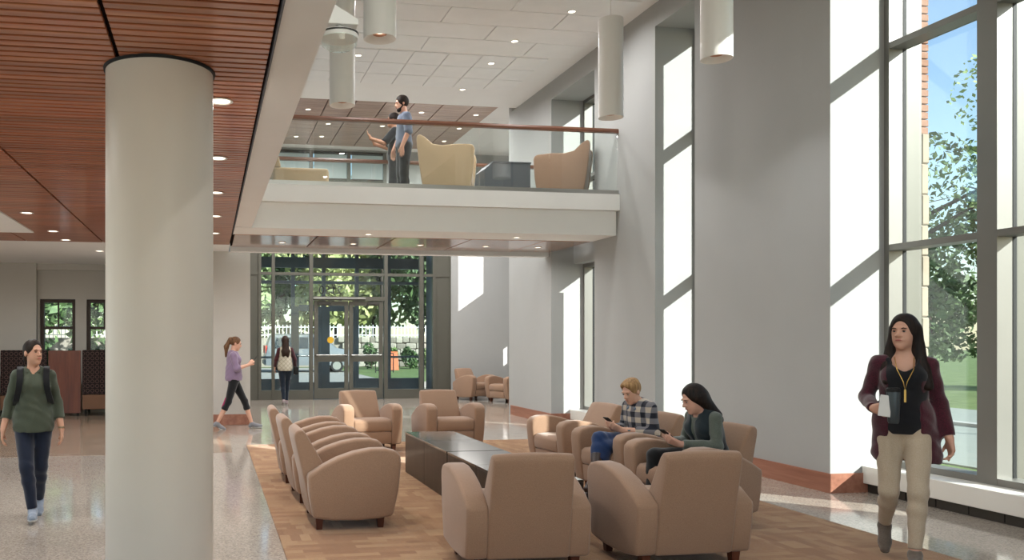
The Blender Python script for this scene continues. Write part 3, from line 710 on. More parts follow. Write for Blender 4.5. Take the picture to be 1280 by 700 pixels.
# lounge chairs and block table on the bridge
def wing_chair(loc, rz, label, mat, group='bridge lounge chairs'):
    t = thing('lounge_chair', label, 'chair', loc, rz, group)
    side = [(-0.36, 0.07), (-0.41, 0.40), (-0.43, 0.70), (-0.41, 0.755), (-0.36, 0.775), (-0.15, 0.785), (0.05, 0.77), (0.20, 0.80), (0.33, 0.92), (0.40, 0.955), (0.44, 0.93), (0.445, 0.84), (0.40, 0.45), (0.34, 0.07)]
    for s_ in (-1, 1):
        a_, b_ = sorted((s_ * 0.30, s_ * 0.42))
        MB().prism(side, a_, b_, 0).build('arm', mat, t, smooth=True, bevel=0.028, seg=3, ang=45)
    MB().prism([(0.33, 0.08), (0.39, 0.45), (0.435, 0.86), (0.42, 0.905), (0.37, 0.915), (0.32, 0.88), (0.22, 0.42), (0.20, 0.08)], -0.299, 0.299, 0).build('backrest', mat, t, smooth=True, bevel=0.02, seg=2, ang=40)
    MB().prism([(-0.38, 0.26), (-0.39, 0.40), (-0.36, 0.44), (0.2, 0.43), (0.2, 0.26)], -0.297, 0.297, 0).build('seat', mat, t, smooth=True, bevel=0.02, seg=2)
    box(-0.297, 0.297, -0.35, 0.2, 0.08, 0.255).build('seat_base', mat, t, bevel=0.01)
    for sx in (-0.34, 0.34):
        for y in (-0.28, 0.28): MB().lathe([(0.018, 0), (0.026, 0.08)], (sx, y, 0), 12).build('leg', M['leg'], t)
ZB = 3.675
wing_chair((3.66, 12.66, ZB), R90 - 0.35, 'high-backed cream lounge chair on the bridge beside the two standing people', M['cream'])
wing_chair((5.66, 12.88, ZB), -R90 - 0.50, 'high-backed tan lounge chair at the window end of the bridge', M['uph'])
t = thing('ottoman', 'low cream bench at the mezzanine end of the bridge', 'bench', (1.35, 12.75, ZB))
box(-0.42, 0.42, -0.28, 0.28, 0.12, 0.40).build('seat', M['cream'], t, bevel=0.05, seg=3)
MB().prism([(-0.42, 0.40), (-0.30, 0.40), (-0.34, 0.58), (-0.40, 0.58)], -0.27, 0.27, 1).build('bolster', M['cream'], t, bevel=0.02, smooth=True)
for sx in (-0.36, 0.36):
    for y in (-0.22, 0.22): MB().lathe([(0.018, 0), (0.026, 0.125)], (sx, y, 0), 12).build('leg', M['leg'], t)
t = thing('media_block', 'dark grey block table on the bridge between the lounge chairs', 'table', (4.66, 12.97, ZB))
GRY = paint('dark_grey_laminate', '55585C', 0.5, 0.4)
MB().prism([(-0.38, 0.0), (0.38, 0.0), (0.38, 0.63), (-0.26, 0.63), (-0.38, 0.52)], -0.25, 0.25, 1).build('body', GRY, t, bevel=0.006)
box(-0.25, 0.39, -0.26, 0.26, 0.631, 0.65).build('top', GRY, t)

# ================================================================== PEOPLE (implicit surfaces turned into meshes)
V3 = lambda *a_: np.array(a_, dtype=np.float32)
def unit(v): v = np.asarray(v, dtype=np.float32); return v / (np.linalg.norm(v) + 1e-9)
def cone(a_, b_, ra, rb, k=0.03, cut=None, op='u'): return dict(t='c', a=V3(*a_), b=V3(*b_), ra=ra, rb=rb, k=k, cut=cut, op=op)
def ell(c, r, R=None, k=0.03, op='u'): return dict(t='e', c=V3(*c), r=V3(*r), R=np.eye(3, dtype=np.float32) if R is None else np.asarray(R, dtype=np.float32), k=k, op=op)
def blk(c, r, R=None, k=0.01, op='s'): return dict(t='b', c=V3(*c), r=V3(*r), R=np.eye(3, dtype=np.float32) if R is None else np.asarray(R, dtype=np.float32), k=k, op=op)
def half(p, n): return dict(t='h', p=V3(*p), n=unit(n), op='i', k=0)
def bounds(q):
    if q['t'] == 'c':
        r = max(q['ra'], q['rb']); return np.minimum(q['a'], q['b']) - r, np.maximum(q['a'], q['b']) + r
    if q['t'] in 'eb':
        r = (np.abs(q['R']) @ q['r']) if q['t'] == 'b' else np.full(3, max(q['r'])); return q['c'] - r, q['c'] + r
    return None
def dist(q, P):
    if q['t'] == 'c':
        ba = q['b'] - q['a']; L2 = float(ba @ ba) + 1e-9
        pa = P - q['a']; t_ = np.clip((pa @ ba) / L2, 0, 1)
        d = np.linalg.norm(pa - t_[..., None] * ba, axis=-1) - (q['ra'] + (q['rb'] - q['ra']) * t_)
        n = ba / math.sqrt(L2)
        if q['cut'] and 'b' in q['cut']: d = np.maximum(d, (P - q['b']) @ n)
        if q['cut'] and 'a' in q['cut']: d = np.maximum(d, -(pa @ n))
        return d
    p = (P - q['c']) @ q['R'] if q['t'] in 'eb' else None
    if q['t'] == 'e':
        k0 = np.linalg.norm(p / q['r'], axis=-1); k1 = np.linalg.norm(p / q['r'] ** 2, axis=-1) + 1e-6
        return k0 * (k0 - 1) / k1
    if q['t'] == 'b':
        a_ = np.abs(p) - q['r']; return np.linalg.norm(np.maximum(a_, 0), axis=-1) + np.minimum(a_.max(-1), 0)
    return (P - q['p']) @ q['n']
def isomesh(name, prims, h, mat, parent, wrinkle=0.0, solidk=None):
    bs = [bounds(q) for q in prims if q['op'] == 'u']
    lo = np.min([b_[0] for b_ in bs], 0) - 3 * h - 0.01; hi = np.max([b_[1] for b_ in bs], 0) + 3 * h + 0.01
    n = np.ceil((hi - lo) / h).astype(int) + 1
    ax = [lo[i] + h * np.arange(n[i], dtype=np.float32) for i in range(3)]
    Fd = np.full(n, 0.5, dtype=np.float32)
    for q in prims:
        if q['t'] == 'h': sl = (slice(None),) * 3
        else:
            b0, b1 = bounds(q); m_ = q['k'] + 3 * h + 0.005
            i0 = np.clip(((b0 - m_ - lo) / h).astype(int), 0, n); i1 = np.clip(np.ceil((b1 + m_ - lo) / h).astype(int) + 1, 0, n)
            sl = tuple(slice(i0[i], i1[i]) for i in range(3))
        sub = Fd[sl]
        if sub.size == 0: continue
        P = np.stack(np.meshgrid(*[ax[i][sl[i]] for i in range(3)], indexing='ij'), -1)
        d = dist(q, P).astype(np.float32); k = q['k']
        if q['op'] == 'u':
            hh = np.maximum(k - np.abs(sub - d), 0) / max(k, 1e-6); Fd[sl] = np.minimum(sub, d) - hh * hh * k * 0.25
        elif q['op'] == 's':
            d = -d; hh = np.maximum(k - np.abs(sub - d), 0) / max(k, 1e-6); Fd[sl] = np.maximum(sub, d) + hh * hh * k * 0.25
        else: Fd[sl] = np.maximum(sub, d)
    if wrinkle:
        gx, gy, gz = np.meshgrid(*ax, indexing='ij')
        Fd += wrinkle * (np.sin(31 * gx + 47 * gz + 3 * np.sin(23 * gy + 9 * gz)) * 0.6 + np.sin(38 * gy - 29 * gz + 2.5 * np.sin(33 * gx)) * 0.4) * (np.abs(Fd) < 0.1)
    Sg = Fd < 0; N = n - 1
    cnt = np.zeros(N, np.int16); acc = np.zeros(tuple(N) + (3,), np.float32)
    cor = [(i, j, k) for i in (0, 1) for j in (0, 1) for k in (0, 1)]
    cs = lambda c: tuple(slice(c[i], c[i] + N[i]) for i in range(3))
    for a_ in cor:
        for d_ in range(3):
            if a_[d_]: continue
            b_ = list(a_); b_[d_] = 1; b_ = tuple(b_)
            x = Sg[cs(a_)] != Sg[cs(b_)]
            if not x.any(): continue
            fa, fb = Fd[cs(a_)][x], Fd[cs(b_)][x]; t_ = fa / (fa - fb)
            pt = np.tile(np.array(a_, np.float32), (t_.size, 1)); pt[:, d_] += t_
            acc[x] += pt; cnt[x] += 1
    m_ = cnt > 0; idx = np.full(N, -1, np.int64); idx[m_] = np.arange(m_.sum())
    vert = (np.argwhere(m_).astype(np.float32) + acc[m_] / cnt[m_][:, None]) * h + lo
    quads = []
    for d_ in range(3):
        e_, f_ = (d_ + 1) % 3, (d_ + 2) % 3
        s0 = [slice(None)] * 3; s1 = [slice(None)] * 3; s0[d_] = slice(0, -1); s1[d_] = slice(1, None)
        A, B = Sg[tuple(s0)], Sg[tuple(s1)]
        ids = np.argwhere(A != B); ids = ids[(ids[:, e_] > 0) & (ids[:, f_] > 0) & (ids[:, e_] < N[e_]) & (ids[:, f_] < N[f_])]
        if not len(ids): continue
        sgn = A[tuple(ids.T)]
        def at(de, df):
            q = ids.copy(); q[:, e_] += de; q[:, f_] += df; return idx[tuple(q.T)]
        qd = np.stack([at(-1, -1), at(0, -1), at(0, 0), at(-1, 0)], 1)
        qd[~sgn] = qd[~sgn][:, ::-1]; quads.append(qd)
    quads = np.concatenate(quads); quads = quads[(quads >= 0).all(1)]
    me = bpy.data.meshes.new(name); me.vertices.add(len(vert)); me.vertices.foreach_set('co', vert.ravel())
    me.loops.add(quads.size); me.polygons.add(len(quads)); me.loops.foreach_set('vertex_index', quads.ravel().astype(np.int32))
    me.polygons.foreach_set('loop_start', np.arange(0, quads.size, 4, dtype=np.int32)); me.polygons.foreach_set('loop_total', np.full(len(quads), 4, np.int32))
    me.polygons.foreach_set('use_smooth', np.ones(len(quads), bool)); me.update(calc_edges=True); me.validate()
    me.materials.append(mat); return obj(name, me, parent)

def rotm(yaw=0, pitch=0, roll=0): return np.array(Matrix.Rotation(yaw, 3, 'Z') @ Matrix.Rotation(pitch, 3, 'X') @ Matrix.Rotation(roll, 3, 'Y'), dtype=np.float32)
def skinmat(name, c):
    t = NT(name); v = t.coord(); cc = lin(c)
    t.l(t.ramp(t.noise(v, 14, 3), [(0.3, tuple(x * 0.92 for x in cc[:3]) + (1,)), (0.7, cc)]), t.b.inputs['Base Color'])
    t.b.inputs['Subsurface Weight'].default_value = 0.08; t.b.inputs['Subsurface Radius'].default_value = (0.01, 0.004, 0.002); t.set(rough=0.5, spec=0.35); return t.m
def hairmat(name, a_, b_):
    t = NT(name); v = t.coord((60, 60, 5)); t.l(t.ramp(t.noise(v, 1, 3), [(0.3, lin(a_)), (0.7, lin(b_))]), t.b.inputs['Base Color'])
    t.bump(t.noise(v, 1.5, 2), 0.6, 0.004); t.set(rough=0.62, spec=0.22); return t.m

STAND = dict(pel=(0, 0, .93), nk=(0, .012, 1.40), sa=(-.145, .012, 1.34), sb=(.145, .012, 1.34), ea=(-.19, .04, 1.08), eb=(.19, .04, 1.08), wa=(-.235, -.02, .86), wb=(.235, -.02, .86),
             ha=(-.085, 0, .88), hb=(.085, 0, .88), ka=(-.09, -.02, .49), kb=(.09, -.02, .49), aa=(-.09, .02, .085), ab=(.09, .02, .085), da=(0, -1, -.12), db=(0, -1, -.12), hc=(0, -.012, 1.555),
             yaw=0, pitch=0, hna=((-.05, 0, -1), (1, 0, 0), .35), hnb=((.05, 0, -1), (-1, 0, 0), .35), male=False)
class Figure:
    def __init__(s, loc, rz, scale, h, label, skin, **pose):
        J = dict(STAND); J.update(pose); s.J = J; s.h = h; s.j = {k: np.array(v, np.float32) for k, v in J.items() if isinstance(v, tuple) and len(v) == 3 and not isinstance(v[0], tuple)}
        s.root = thing('person', label, 'person', loc, rz); s.root.scale = (scale,) * 3
        j = s.j; s.up = unit(j['nk'] - j['pel']); lat = j['sb'] - j['sa']; lat = unit(lat - s.up * (lat @ s.up)); fwd = np.cross(lat, s.up)
        s.lat, s.fwd = lat, fwd; s.TR = np.stack([lat, -fwd, s.up], 1); s.L = float(np.linalg.norm(j['nk'] - j['pel'])); s.HR = rotm(J['yaw'], J['pitch'])
        s.skin = skin
    def hp(s, *p): return s.j['hc'] + s.HR @ np.array(p, np.float32)
    def tp(s, x, y, f): return s.j['pel'] + s.lat * x - s.fwd * y + s.up * (f * s.L)
    def torso(s, g=0.0, bust=True):
        m_ = s.J['male']; W = 1.08 if m_ else 1.0
        p = [ell(s.tp(0, 0.0, 0.02), (.155 + g, .112 + g, .125 + g), s.TR, .05), ell(s.tp(0, -.004, .36), ((.135 if m_ else .122) * 1 + g, .092 + g, .15 + g), s.TR, .06),
             ell(s.tp(0, 0.0, .70), (.132 * W + g, .100 + g, .165 + g), s.TR, .06)]
        for q in ('sa', 'sb'): p.append(cone(s.tp(0, .01, .90), s.j[q], .058 + g, .036 + g * .7, .04))
        if bust and not m_:
            for x in (-.065, .065): p.append(ell(s.tp(x, -.075, .68), (.055 + g, .05 + g, .055 + g), s.TR, .04))
        return p
    def arm(s, q, g=0.0, to=1.0, cut=False):
        a_, b_, c = s.j['s' + q], s.j['e' + q], s.j['w' + q]; k = 1.08 if s.J['male'] else 1.0
        if to <= 0.5: return [cone(a_, a_ + (b_ - a_) * to * 2, (.047 + g) * k, (.042 + g) * k, .03, 'b' if cut else None)]
        f = (to - 0.5) * 2
        return [cone(a_, b_, .043 * k + g, .036 * k + g, .025), cone(b_, b_ + (c - b_) * f, .039 * k + g, (.039 - .012 * f) * k + g, .02, 'b' if cut else None)]
    def leg(s, q, g=0.0, to=1.0, cut=False):
        a_, b_, c = s.j['h' + q], s.j['k' + q], s.j['a' + q]
        if to <= 0.5: return [cone(a_, a_ + (b_ - a_) * to * 2, .085 + g, .06 + g, .04, 'b' if cut else None)]
        f = (to - 0.5) * 2; mid = b_ + (c - b_) * 0.3
        r = [cone(a_, b_, .086 + g, .055 + g, .04)]
        if f <= .3: return r + [cone(b_, b_ + (c - b_) * f, .053 + g, .052 + g, .03, 'b' if cut else None)]
        ff = (f - .3) / .7
        return r + [cone(b_, mid, .053 + g, .053 + g, .03), cone(mid, mid + (c - mid) * ff, .053 + g, .053 - .018 * ff + g, .02, 'b' if cut else None)]
    def foot(s, q, g=0.0):
        a_ = s.j['a' + q]; d = unit(s.j['d' + q]); up = unit(np.cross(np.cross(d, V3(0, 0, 1)), d)); 
        heel = a_ - up * .045 - d * .028; ball = a_ - up * .052 + d * .11; toe = a_ - up * .058 + d * .165
        return [cone(a_, heel, .034 + g, .032 + g, .02), cone(a_ - up * .015 + d * .01, ball, .036 + g, .032 + g, .02), cone(ball, toe, .034 + g, .024 + g, .02)], (a_, d, up)
    def hand(s, q):
        w_ = s.j['w' + q]; d, n, curl = s.J['hn' + q]; d = unit(d); n = unit(np.array(n, np.float32) - d * float(np.array(n, np.float32) @ d)); side = np.cross(d, n)
        sg = 1.0
        if q == 'a': side = side
        th = s.J.get('th' + q, 1.0); p = []
        for i in range(4):
            o = (i - 1.5); kn = w_ + d * (.088 - .004 * abs(o - .5)) + side * (o * .0195 * th)
            p.append(cone(w_ + d * .012 + side * (o * .011 * th), kn, .017, .0125, .012))
            ln = (.070, .080, .074, .058)[i]; c1 = curl; pos = kn
            if s.J.get('pt' + q) and i == 0: c1 = 0.12
            for sg_, (fl_, ra, rb) in enumerate(((.46, .0098, .0088), (.30, .0088, .008), (.24, .008, .0068))):
                an = c1 * (sg_ + 0.7); v = d * math.cos(an) + n * math.sin(an); e_ = pos + v * ln * fl_
                p.append(cone(pos, e_, ra, rb, .004)); pos = e_
        tb = w_ + d * .028 - side * (.026 * th); tv = unit(d * .75 - side * (.55 * th) + n * .35); t2 = tb + tv * .042; tv2 = unit(d * .85 - side * (.1 * th) + n * (.4 + curl * .3))
        p += [cone(tb, t2, .0135, .0105, .012), cone(t2, t2 + tv2 * .034, .0105, .008, .005)]
        return p
    def head(s):
        E_ = lambda c, r, k=.02, op='u': ell(s.hp(*c), r, s.HR, k, op)
        return [E_((0, .014, .032), (.074, .091, .086)), E_((0, -.028, -.035), (.057, .062, .078), .03), cone(s.hp(0, -.03, -.07), s.hp(0, -.062, -.092), .036, .024, .025),
                E_((0, -.074, .030), (.046, .016, .011), .012), cone(s.hp(0, -.086, .012), s.hp(0, -.104, -.020), .007, .012, .012), E_((-.014, -.092, -.024), (.010, .010, .008), .008), E_((.014, -.092, -.024), (.010, .010, .008), .008),
                E_((-.029, -.098, .008), (.016, .014, .010), .01, 's'), E_((.029, -.098, .008), (.016, .014, .010), .01, 's'),
                E_((-.075, .012, -.006), (.010, .019, .030), .008), E_((.075, .012, -.006), (.010, .019, .030), .008),
                E_((0, -.082, -.050), (.024, .012, .012), .012)]
    def build_body(s):
        p = s.torso(-.006, False) + s.arm('a') + s.arm('b') + s.leg('a', -.004) + s.leg('b', -.004) + [cone(s.j['nk'] - s.up * .03, s.hp(0, .018, -.06), .054, .047, .03)]
        p += s.head() + s.hand('a') + s.hand('b')
        for q in 'ab': p += s.foot(q, -.006)[0]
        isomesh('body', p, s.h, s.skin, s.root)
    def face(s, brow='2A1C14', lips='A8605A'):
        EY_, BR_, LP_ = paint('eye_dark', '1E1612', 0.2, 0.6), paint('brow', brow, 0.8), paint('lips', lips, 0.45)
        EW_ = paint('eye_white', 'A89C94', 0.5)
        rot = Matrix(s.HR.tolist()).to_euler()
        for x in (-.029, .029):
            e = MB().sphere((0, 0, 0), (.0105, .007, .0046), 12, 8).build('eye', EW_, s.root, smooth=True); e.location = s.hp(x, -.0775, .007); e.rotation_euler = rot
            i = MB().sphere((0, -.005, 0), (.0062, .0046, .0050), 10, 6).build('iris', EY_, e, smooth=True)
            MB().tube([(-.0115, -.004, .001), (0, -.0078, .0048), (.0115, -.004, .001)], [.0014, .003, .0014], 6).build('eyelid', EY_, e, smooth=True)
            MB().tube([s.hp(x - .019, -.084, .024), s.hp(x, -.091, .030), s.hp(x + .019, -.084, .025)], [.0022, .0042, .0022], 6).build('eyebrow', BR_, s.root, smooth=True)
        l = MB().sphere((0, 0, 0), (.021, .007, .0055), 14, 8).build('lips', LP_, s.root, smooth=True); l.location = s.hp(0, -.092, -.052); l.rotation_euler = rot
    def hair(s, mat, extra, cap=.012, hairline=.055, h=None):
        g = cap
        p = [ell(s.hp(0, .018, .036), (.078 + g * .6, .095 + g * .6, .088 + g), s.HR, .02)] + extra
        p += [ell(s.hp(0, -.090, -.022 + hairline - .055), (.060, .075, .100), s.HR, .02, 's'), cone(s.hp(0, -.105, .045), s.hp(0, -.095, .098), .05, .022, .012, None, 's'), cone(s.hp(0, -.09, .118), s.hp(0, .0, .140), .008, .005, .012, None, 's')]
        return isomesh('hair', p, h or s.h, mat, s.root, 0.0012)
    def shoes(s, mat, sole, tall=0.0):
        for q in 'ab':
            pr, (a_, d, up) = s.foot(q, .006)
            if tall: pr = pr + [cone(a_ - up * .01, a_ + (s.j['k' + q] - a_) * tall, .047, .062, .02, 'b')]
            else: pr = pr + [half(a_ + up * .028, up)]
            o = isomesh('shoe', pr + [half(a_ - up * .082, -up)], s.h * .8, mat, s.root)
            sp = [dict(q_, ra=q_['ra'] + .004, rb=q_['rb'] + .004) for q_ in s.foot(q, .006)[0][:3]]
            so = isomesh('sole', sp + [half(a_ - up * .070, up), half(a_ - up * .088, -up)], s.h * .8, sole, o)
    def garment(s, name, prims, mat, wr=.002, h=None): return isomesh(name, prims, h or s.h, mat, s.root, wr)
    def neckcut(s, r=.062, depth=.0): return [cone(s.j['nk'] - s.up * (.02 + depth) + s.fwd * (.02 + depth * .6), s.j['nk'] + s.up * .16 + s.fwd * .02, r, r * 1.25, .01, None, 's')]

SK = skinmat('skin_light', 'D2A088'); SK2 = skinmat('skin_tan', 'B98468')
# ---- 1: walking woman in the cardigan, by the window
A = Figure((4.62, 4.98, 0.017), -0.70, .985, .0062, 'person in burgundy cardigan, black top and beige trousers walking with a tumbler', skinmat('skin_1', 'C49680'),
           sa=(-.145, .01, 1.345), ea=(-.215, .06, 1.10), wa=(-.175, -.17, 1.04), eb=(.205, .055, 1.08), wb=(.255, -.01, .85), ka=(-.085, -.04, .47), aa=(-.105, .17, .20), da=(0, -.75, -.65),
           hb=(.085, -.01, .88), kb=(.075, -.13, .49), ab=(.055, -.17, .085), yaw=-.38, pitch=-.02, hna=((.62, -.70, .12), (.55, .55, .0), .55), hnb=((.12, -.12, -1), (-.9, -.3, 0), .5), ptb=True, thb=-1.0)
A.build_body(); A.face()
HD = hairmat('hair_black', '0E0B0A', '2A1E18')
A.hair(HD, [cone(A.hp(-.058, .035, .02), A.tp(-.095, -.01, .80), .040, .042, .03), cone(A.hp(.058, .035, .02), A.tp(.10, -.01, .80), .040, .046, .03), cone(A.hp(0, .06, .0), A.tp(0, .09, .80), .06, .075, .05), cone(A.tp(.10, -.03, .84), A.tp(.135, -.085, .56), .052, .03, .03), cone(A.tp(-.095, -.03, .84), A.tp(-.10, -.10, .62), .048, .026, .03), cone(A.tp(.13, .02, .85), A.tp(.17, .05, .62), .045, .03, .03)])
A.garment('top', A.torso(.015) + A.neckcut(.075, .05) + [half(A.tp(0, 0, -.14), -A.up), half(A.tp(0, 0, .97), A.up)], fabric('black_knit', '14151A', None, 300), .0012)
A.garment('trousers', [ell(A.j['pel'], (.158, .116, .11), A.TR, .05)] + A.leg('a', .003, .96, True) + A.leg('b', .003, .96, True) + [half(A.tp(0, 0, .12), A.up)], fabric('beige_denim', 'B7A794', 'A8977F', 300, .85, .1), .002)
crd = A.torso(.016, True) + A.arm('a', .010, .97, True) + A.arm('b', .010, .97, True) + [cone(A.tp(-.06, .02, .1), A.tp(-.10, .02, -.42), .115, .09, .05), cone(A.tp(.06, .02, .1), A.tp(.12, .02, -.46), .115, .105, .05), cone(A.tp(0, .05, .1), A.tp(0, .07, -.42), .13, .12, .05)]
crd += [ell(A.tp(0, 0, -.2), (.150, .105, .35), A.TR, .02, 's'), blk(A.tp(.0, -.15, .1), (.085, .14, .62), A.TR, .02), half(A.tp(0, 0, -.55), -A.up)] + A.neckcut(.075, .03)
A.garment('cardigan', crd, fabric('burgundy_knit', '4A1726', '35101B', 120, .95, .6, .5), .003)
A.shoes(fabric('grey_suede', '6E6258', None, 200), paint('sole_brown', '3A2C22', .8))
nk = MB().tube([A.tp(-.055, -.03, 1.0), A.tp(-.045, -.135, .80), A.tp(-.01, -.155, .62), A.tp(.0, -.15, .50), A.tp(.012, -.155, .62), A.tp(.05, -.135, .80), A.tp(.06, -.03, 1.0)], .0028, 6).build('necklace', paint('gold', 'C9A25A', .3, .5, .9), A.root)
MB().prism([(-.006, 0), (.006, 0), (.006, .085), (-.006, .085)], -.004, .004, 1).build('pendant', paint('gold_bar', 'C9A25A', .3, .5, .9), nk).location = A.tp(0, -.158, .33)
A_M = Matrix.LocRotScale(A.root.location, A.root.rotation_euler, A.root.scale)
def held(name, mb, mat, label, cat, fig, loc, rot=(0, 0, 0), bev=0.0, **kw):
    M_ = Matrix.LocRotScale(fig.root.location, fig.root.rotation_euler, fig.root.scale)
    o = mb.build(name, mat, None, bevel=bev, **kw); p = M_ @ Vector([float(q) for q in loc])
    o.matrix_world = Matrix.Translation(p) @ Matrix.Rotation(fig.root.rotation_euler[2], 4, 'Z') @ Euler(rot).to_matrix().to_4x4(); return tag(o, label, cat)
cu1 = thing('tumbler', 'dark grey insulated tumbler held against the burgundy cardigan', 'cup', A_M @ Vector((-.07, -.285, .955)))
MB().lathe([(.028, 0), (.033, .012), (.040, .20), (.038, .21)], (0, 0, 0), 28).build('cup_body', paint('tumbler_grey', '3A4246', .4, .5, .3), cu1, smooth=True)
MB().lathe([(.041, .205), (.041, .225), (.034, .232)], (0, 0, 0), 28).build('lid', M['black'], cu1, smooth=True)
ph = held('mobile_phone', box(-.036, .036, -.004, .004, -.07, .07), paint('phone_silver', 'C4C2C0', .3, .5, .3), 'silver mobile phone held together with the dark tumbler', 'phone', A, (-.115, -.305, 1.07), (0, .12, -.25), .003)

# ---- 2: woman in the olive blouse with backpack
B = Figure((-1.47, 7.45, 0), .16, .895, .0068, 'person in olive green blouse and navy jeans walking, black backpack straps on shoulders', skinmat('skin_2', 'C9987E'),
           ea=(-.215, .05, 1.08), wa=(-.265, -.02, .84), eb=(.21, .04, 1.08), wb=(.25, -.05, .83), ka=(-.055, -.16, .50), aa=(.0, -.19, .095), da=(0, -1, .12), kb=(.06, .02, .47), ab=(.045, .20, .13), db=(0, -.9, -.35),
           yaw=.62, pitch=0, hna=((-.1, -.1, -1), (1, .1, 0), .45), hnb=((.05, -.15, -1), (-1, .1, 0), .4), thb=-1.0)
B.build_body(); B.face(brow='1A120E', lips='A35A50')
HB = hairmat('hair_darkbrown', '15100D', '2E211A')
B.hair(HB, [cone(B.hp(0, .085, .02), B.hp(0, .105, -.06), .042, .035, .03)], .006)
OL = fabric('olive_cotton', '4E5547', '454B3F', 260, .9, .1, .15)
B.garment('blouse', B.torso(.02) + B.arm('a', .012, .80, True) + B.arm('b', .012, .80, True) + [cone(B.tp(0, 0, .3), B.tp(0, -.005, -.18), .135, .155, .06), cone(B.tp(-.06, 0, .1), B.tp(-.07, 0, -.16), .10, .105, .05), cone(B.tp(.06, 0, .1), B.tp(.07, 0, -.16), .10, .105, .05), half(B.tp(0, 0, -.25), -B.up)] + B.neckcut(.058, .015) + [cone(B.tp(0, -.12, 1.0), B.tp(0, -.15, .72), .050, .012, .01, None, 's')], OL, .0035)
for x in (-1, 1):
    MB().prism([(0, 0), (x * .052, .012), (x * .036, -.058)], -.004, .004, 1).build('collar', OL, B.root).location = B.tp(x * .012, -.092, .93)
B.garment('trousers', [ell(B.j['pel'], (.162, .118, .11), B.TR, .05)] + B.leg('a', .008, .97, True) + B.leg('b', .008, .97, True) + [half(B.tp(0, 0, .10), B.up)], fabric('navy_denim', '1B2438', '141B2B', 300, .85, .15), .002)
B.shoes(fabric('blue_grey_canvas', '8E99A8', None, 300), paint('white_rubber', 'C9C9C6', .6))
MB().lathe([(.031, -.008), (.031, .008), (.026, .008), (.026, -.008)], (0, 0, 0), 20, cap=False).build('wristwatch', paint('watch', '8C7A60', .4, .5, .5), B.root).location = B.j['wb'] + V3(0, .0, .02)
bp = thing('backpack', 'black backpack worn over the olive green blouse', 'bag', B.root.location, B.root.rotation_euler[2]); bp.scale = B.root.scale
NY = fabric('black_nylon', '16171A', None, 200, .7, .2, .1)
MB().box(-.15, .15, .135, .29, .95, 1.38).build('bag_body', NY, bp, bevel=.04, seg=3)
for x in (-1, 1):
    pts = [B.tp(x * .10, .135, .80), B.tp(x * .115, .07, 1.02), B.tp(x * .118, -.02, 1.045), B.tp(x * .118, -.09, .97), B.tp(x * .115, -.135, .80), B.tp(x * .125, -.145, .60), B.tp(x * .15, -.10, .38), B.tp(x * .16, .06, .25)]
    st = MB(); q = [Vector([float(c) for c in p]) for p in pts]
    lat = Vector([float(c) for c in B.lat]) * .027; vs_ = []
    for i, p in enumerate(q):
        tg = (q[min(i + 1, len(q) - 1)] - q[max(i - 1, 0)]).normalized(); nn = tg.cross(lat).normalized() * .007
        vs_ += [p - lat - nn, p + lat - nn, p + lat + nn, p - lat + nn]
    fs_ = [(0, 1, 2, 3), tuple(len(vs_) - 4 + i for i in (3, 2, 1, 0))]
    for i in range(len(q) - 1): fs_ += [(i * 4 + k, i * 4 + (k + 1) % 4, i * 4 + 4 + (k + 1) % 4, i * 4 + 4 + k) for k in range(4)]
    st.add(vs_, fs_).build('shoulder_strap', NY, bp, smooth=True)

# ---- 3: girl walking past with phone
D = Figure((.40, 14.25, 0.003), PI / 2, .925, .008, 'person in lavender top and black cropped leggings walking, looking at a phone', skinmat('skin_3', 'D4A48C'),
           ea=(-.20, -.05, 1.10), eb=(.20, -.06, 1.10), wa=(-.08, -.27, 1.17), wb=(.08, -.27, 1.16), ka=(-.07, .10, .50), aa=(-.075, .30, .12), da=(0, -.9, -.35), kb=(.07, -.20, .50), ab=(.07, -.33, .09), db=(0, -1, .05),
           hc=(0, -.04, 1.55), pitch=.28, hna=((.25, -.6, .6), (.7, 0, -.3), .6), hnb=((-.25, -.6, .6), (-.7, 0, -.3), .6), thb=-1.0)
D.build_body(); D.face(brow='5A3C28')
D.hair(hairmat('hair_brown', '4A3222', '7A583C'), [ell(D.hp(0, .10, .05), (.035, .035, .035), D.HR, .03), cone(D.hp(0, .125, .05), D.hp(0, .15, -.10), .034, .042, .03), cone(D.hp(0, .15, -.10), D.hp(0, .11, -.27), .042, .018, .03)], .006)
LV = fabric('lavender_jersey', '8C7890', '7F6C84', 260, .9, .1)
D.garment('shirt', D.torso(.022) + D.arm('a', .018, .62, True) + D.arm('b', .018, .62, True) + [cone(D.tp(0, 0, .3), D.tp(0, 0, .02), .14, .15, .06), half(D.tp(0, 0, -.10), -D.up)] + D.neckcut(.062, .0), LV, .003)
D.garment('leggings', [ell(D.j['pel'], (.160, .118, .12), D.TR, .05)] + D.leg('a', .005, .68, True) + D.leg('b', .005, .68, True), fabric('black_leggings', '17171A', None, 300, .8), .001)
for q in 'ab':
    k_, a_ = D.j['k' + q], D.j['a' + q]; D.garment('leg_stripe', [cone(k_ + V3(0, .03, .06), k_ + (a_ - k_) * .33 + V3(0, .03, 0), .03, .036, .01, 'b')], fabric('magenta_stripe', 'A8265E'), 0)
D.shoes(fabric('grey_mesh', '8A8A8E', None, 300), paint('white_rubber2', 'C9C9C6', .6))
held('mobile_phone', box(-.037, .037, -.005, .005, -.072, .072), M['black'], 'black mobile phone held up by the person in lavender', 'phone', D, (0, -.365, 1.26), (.7, 0, 0), .004)

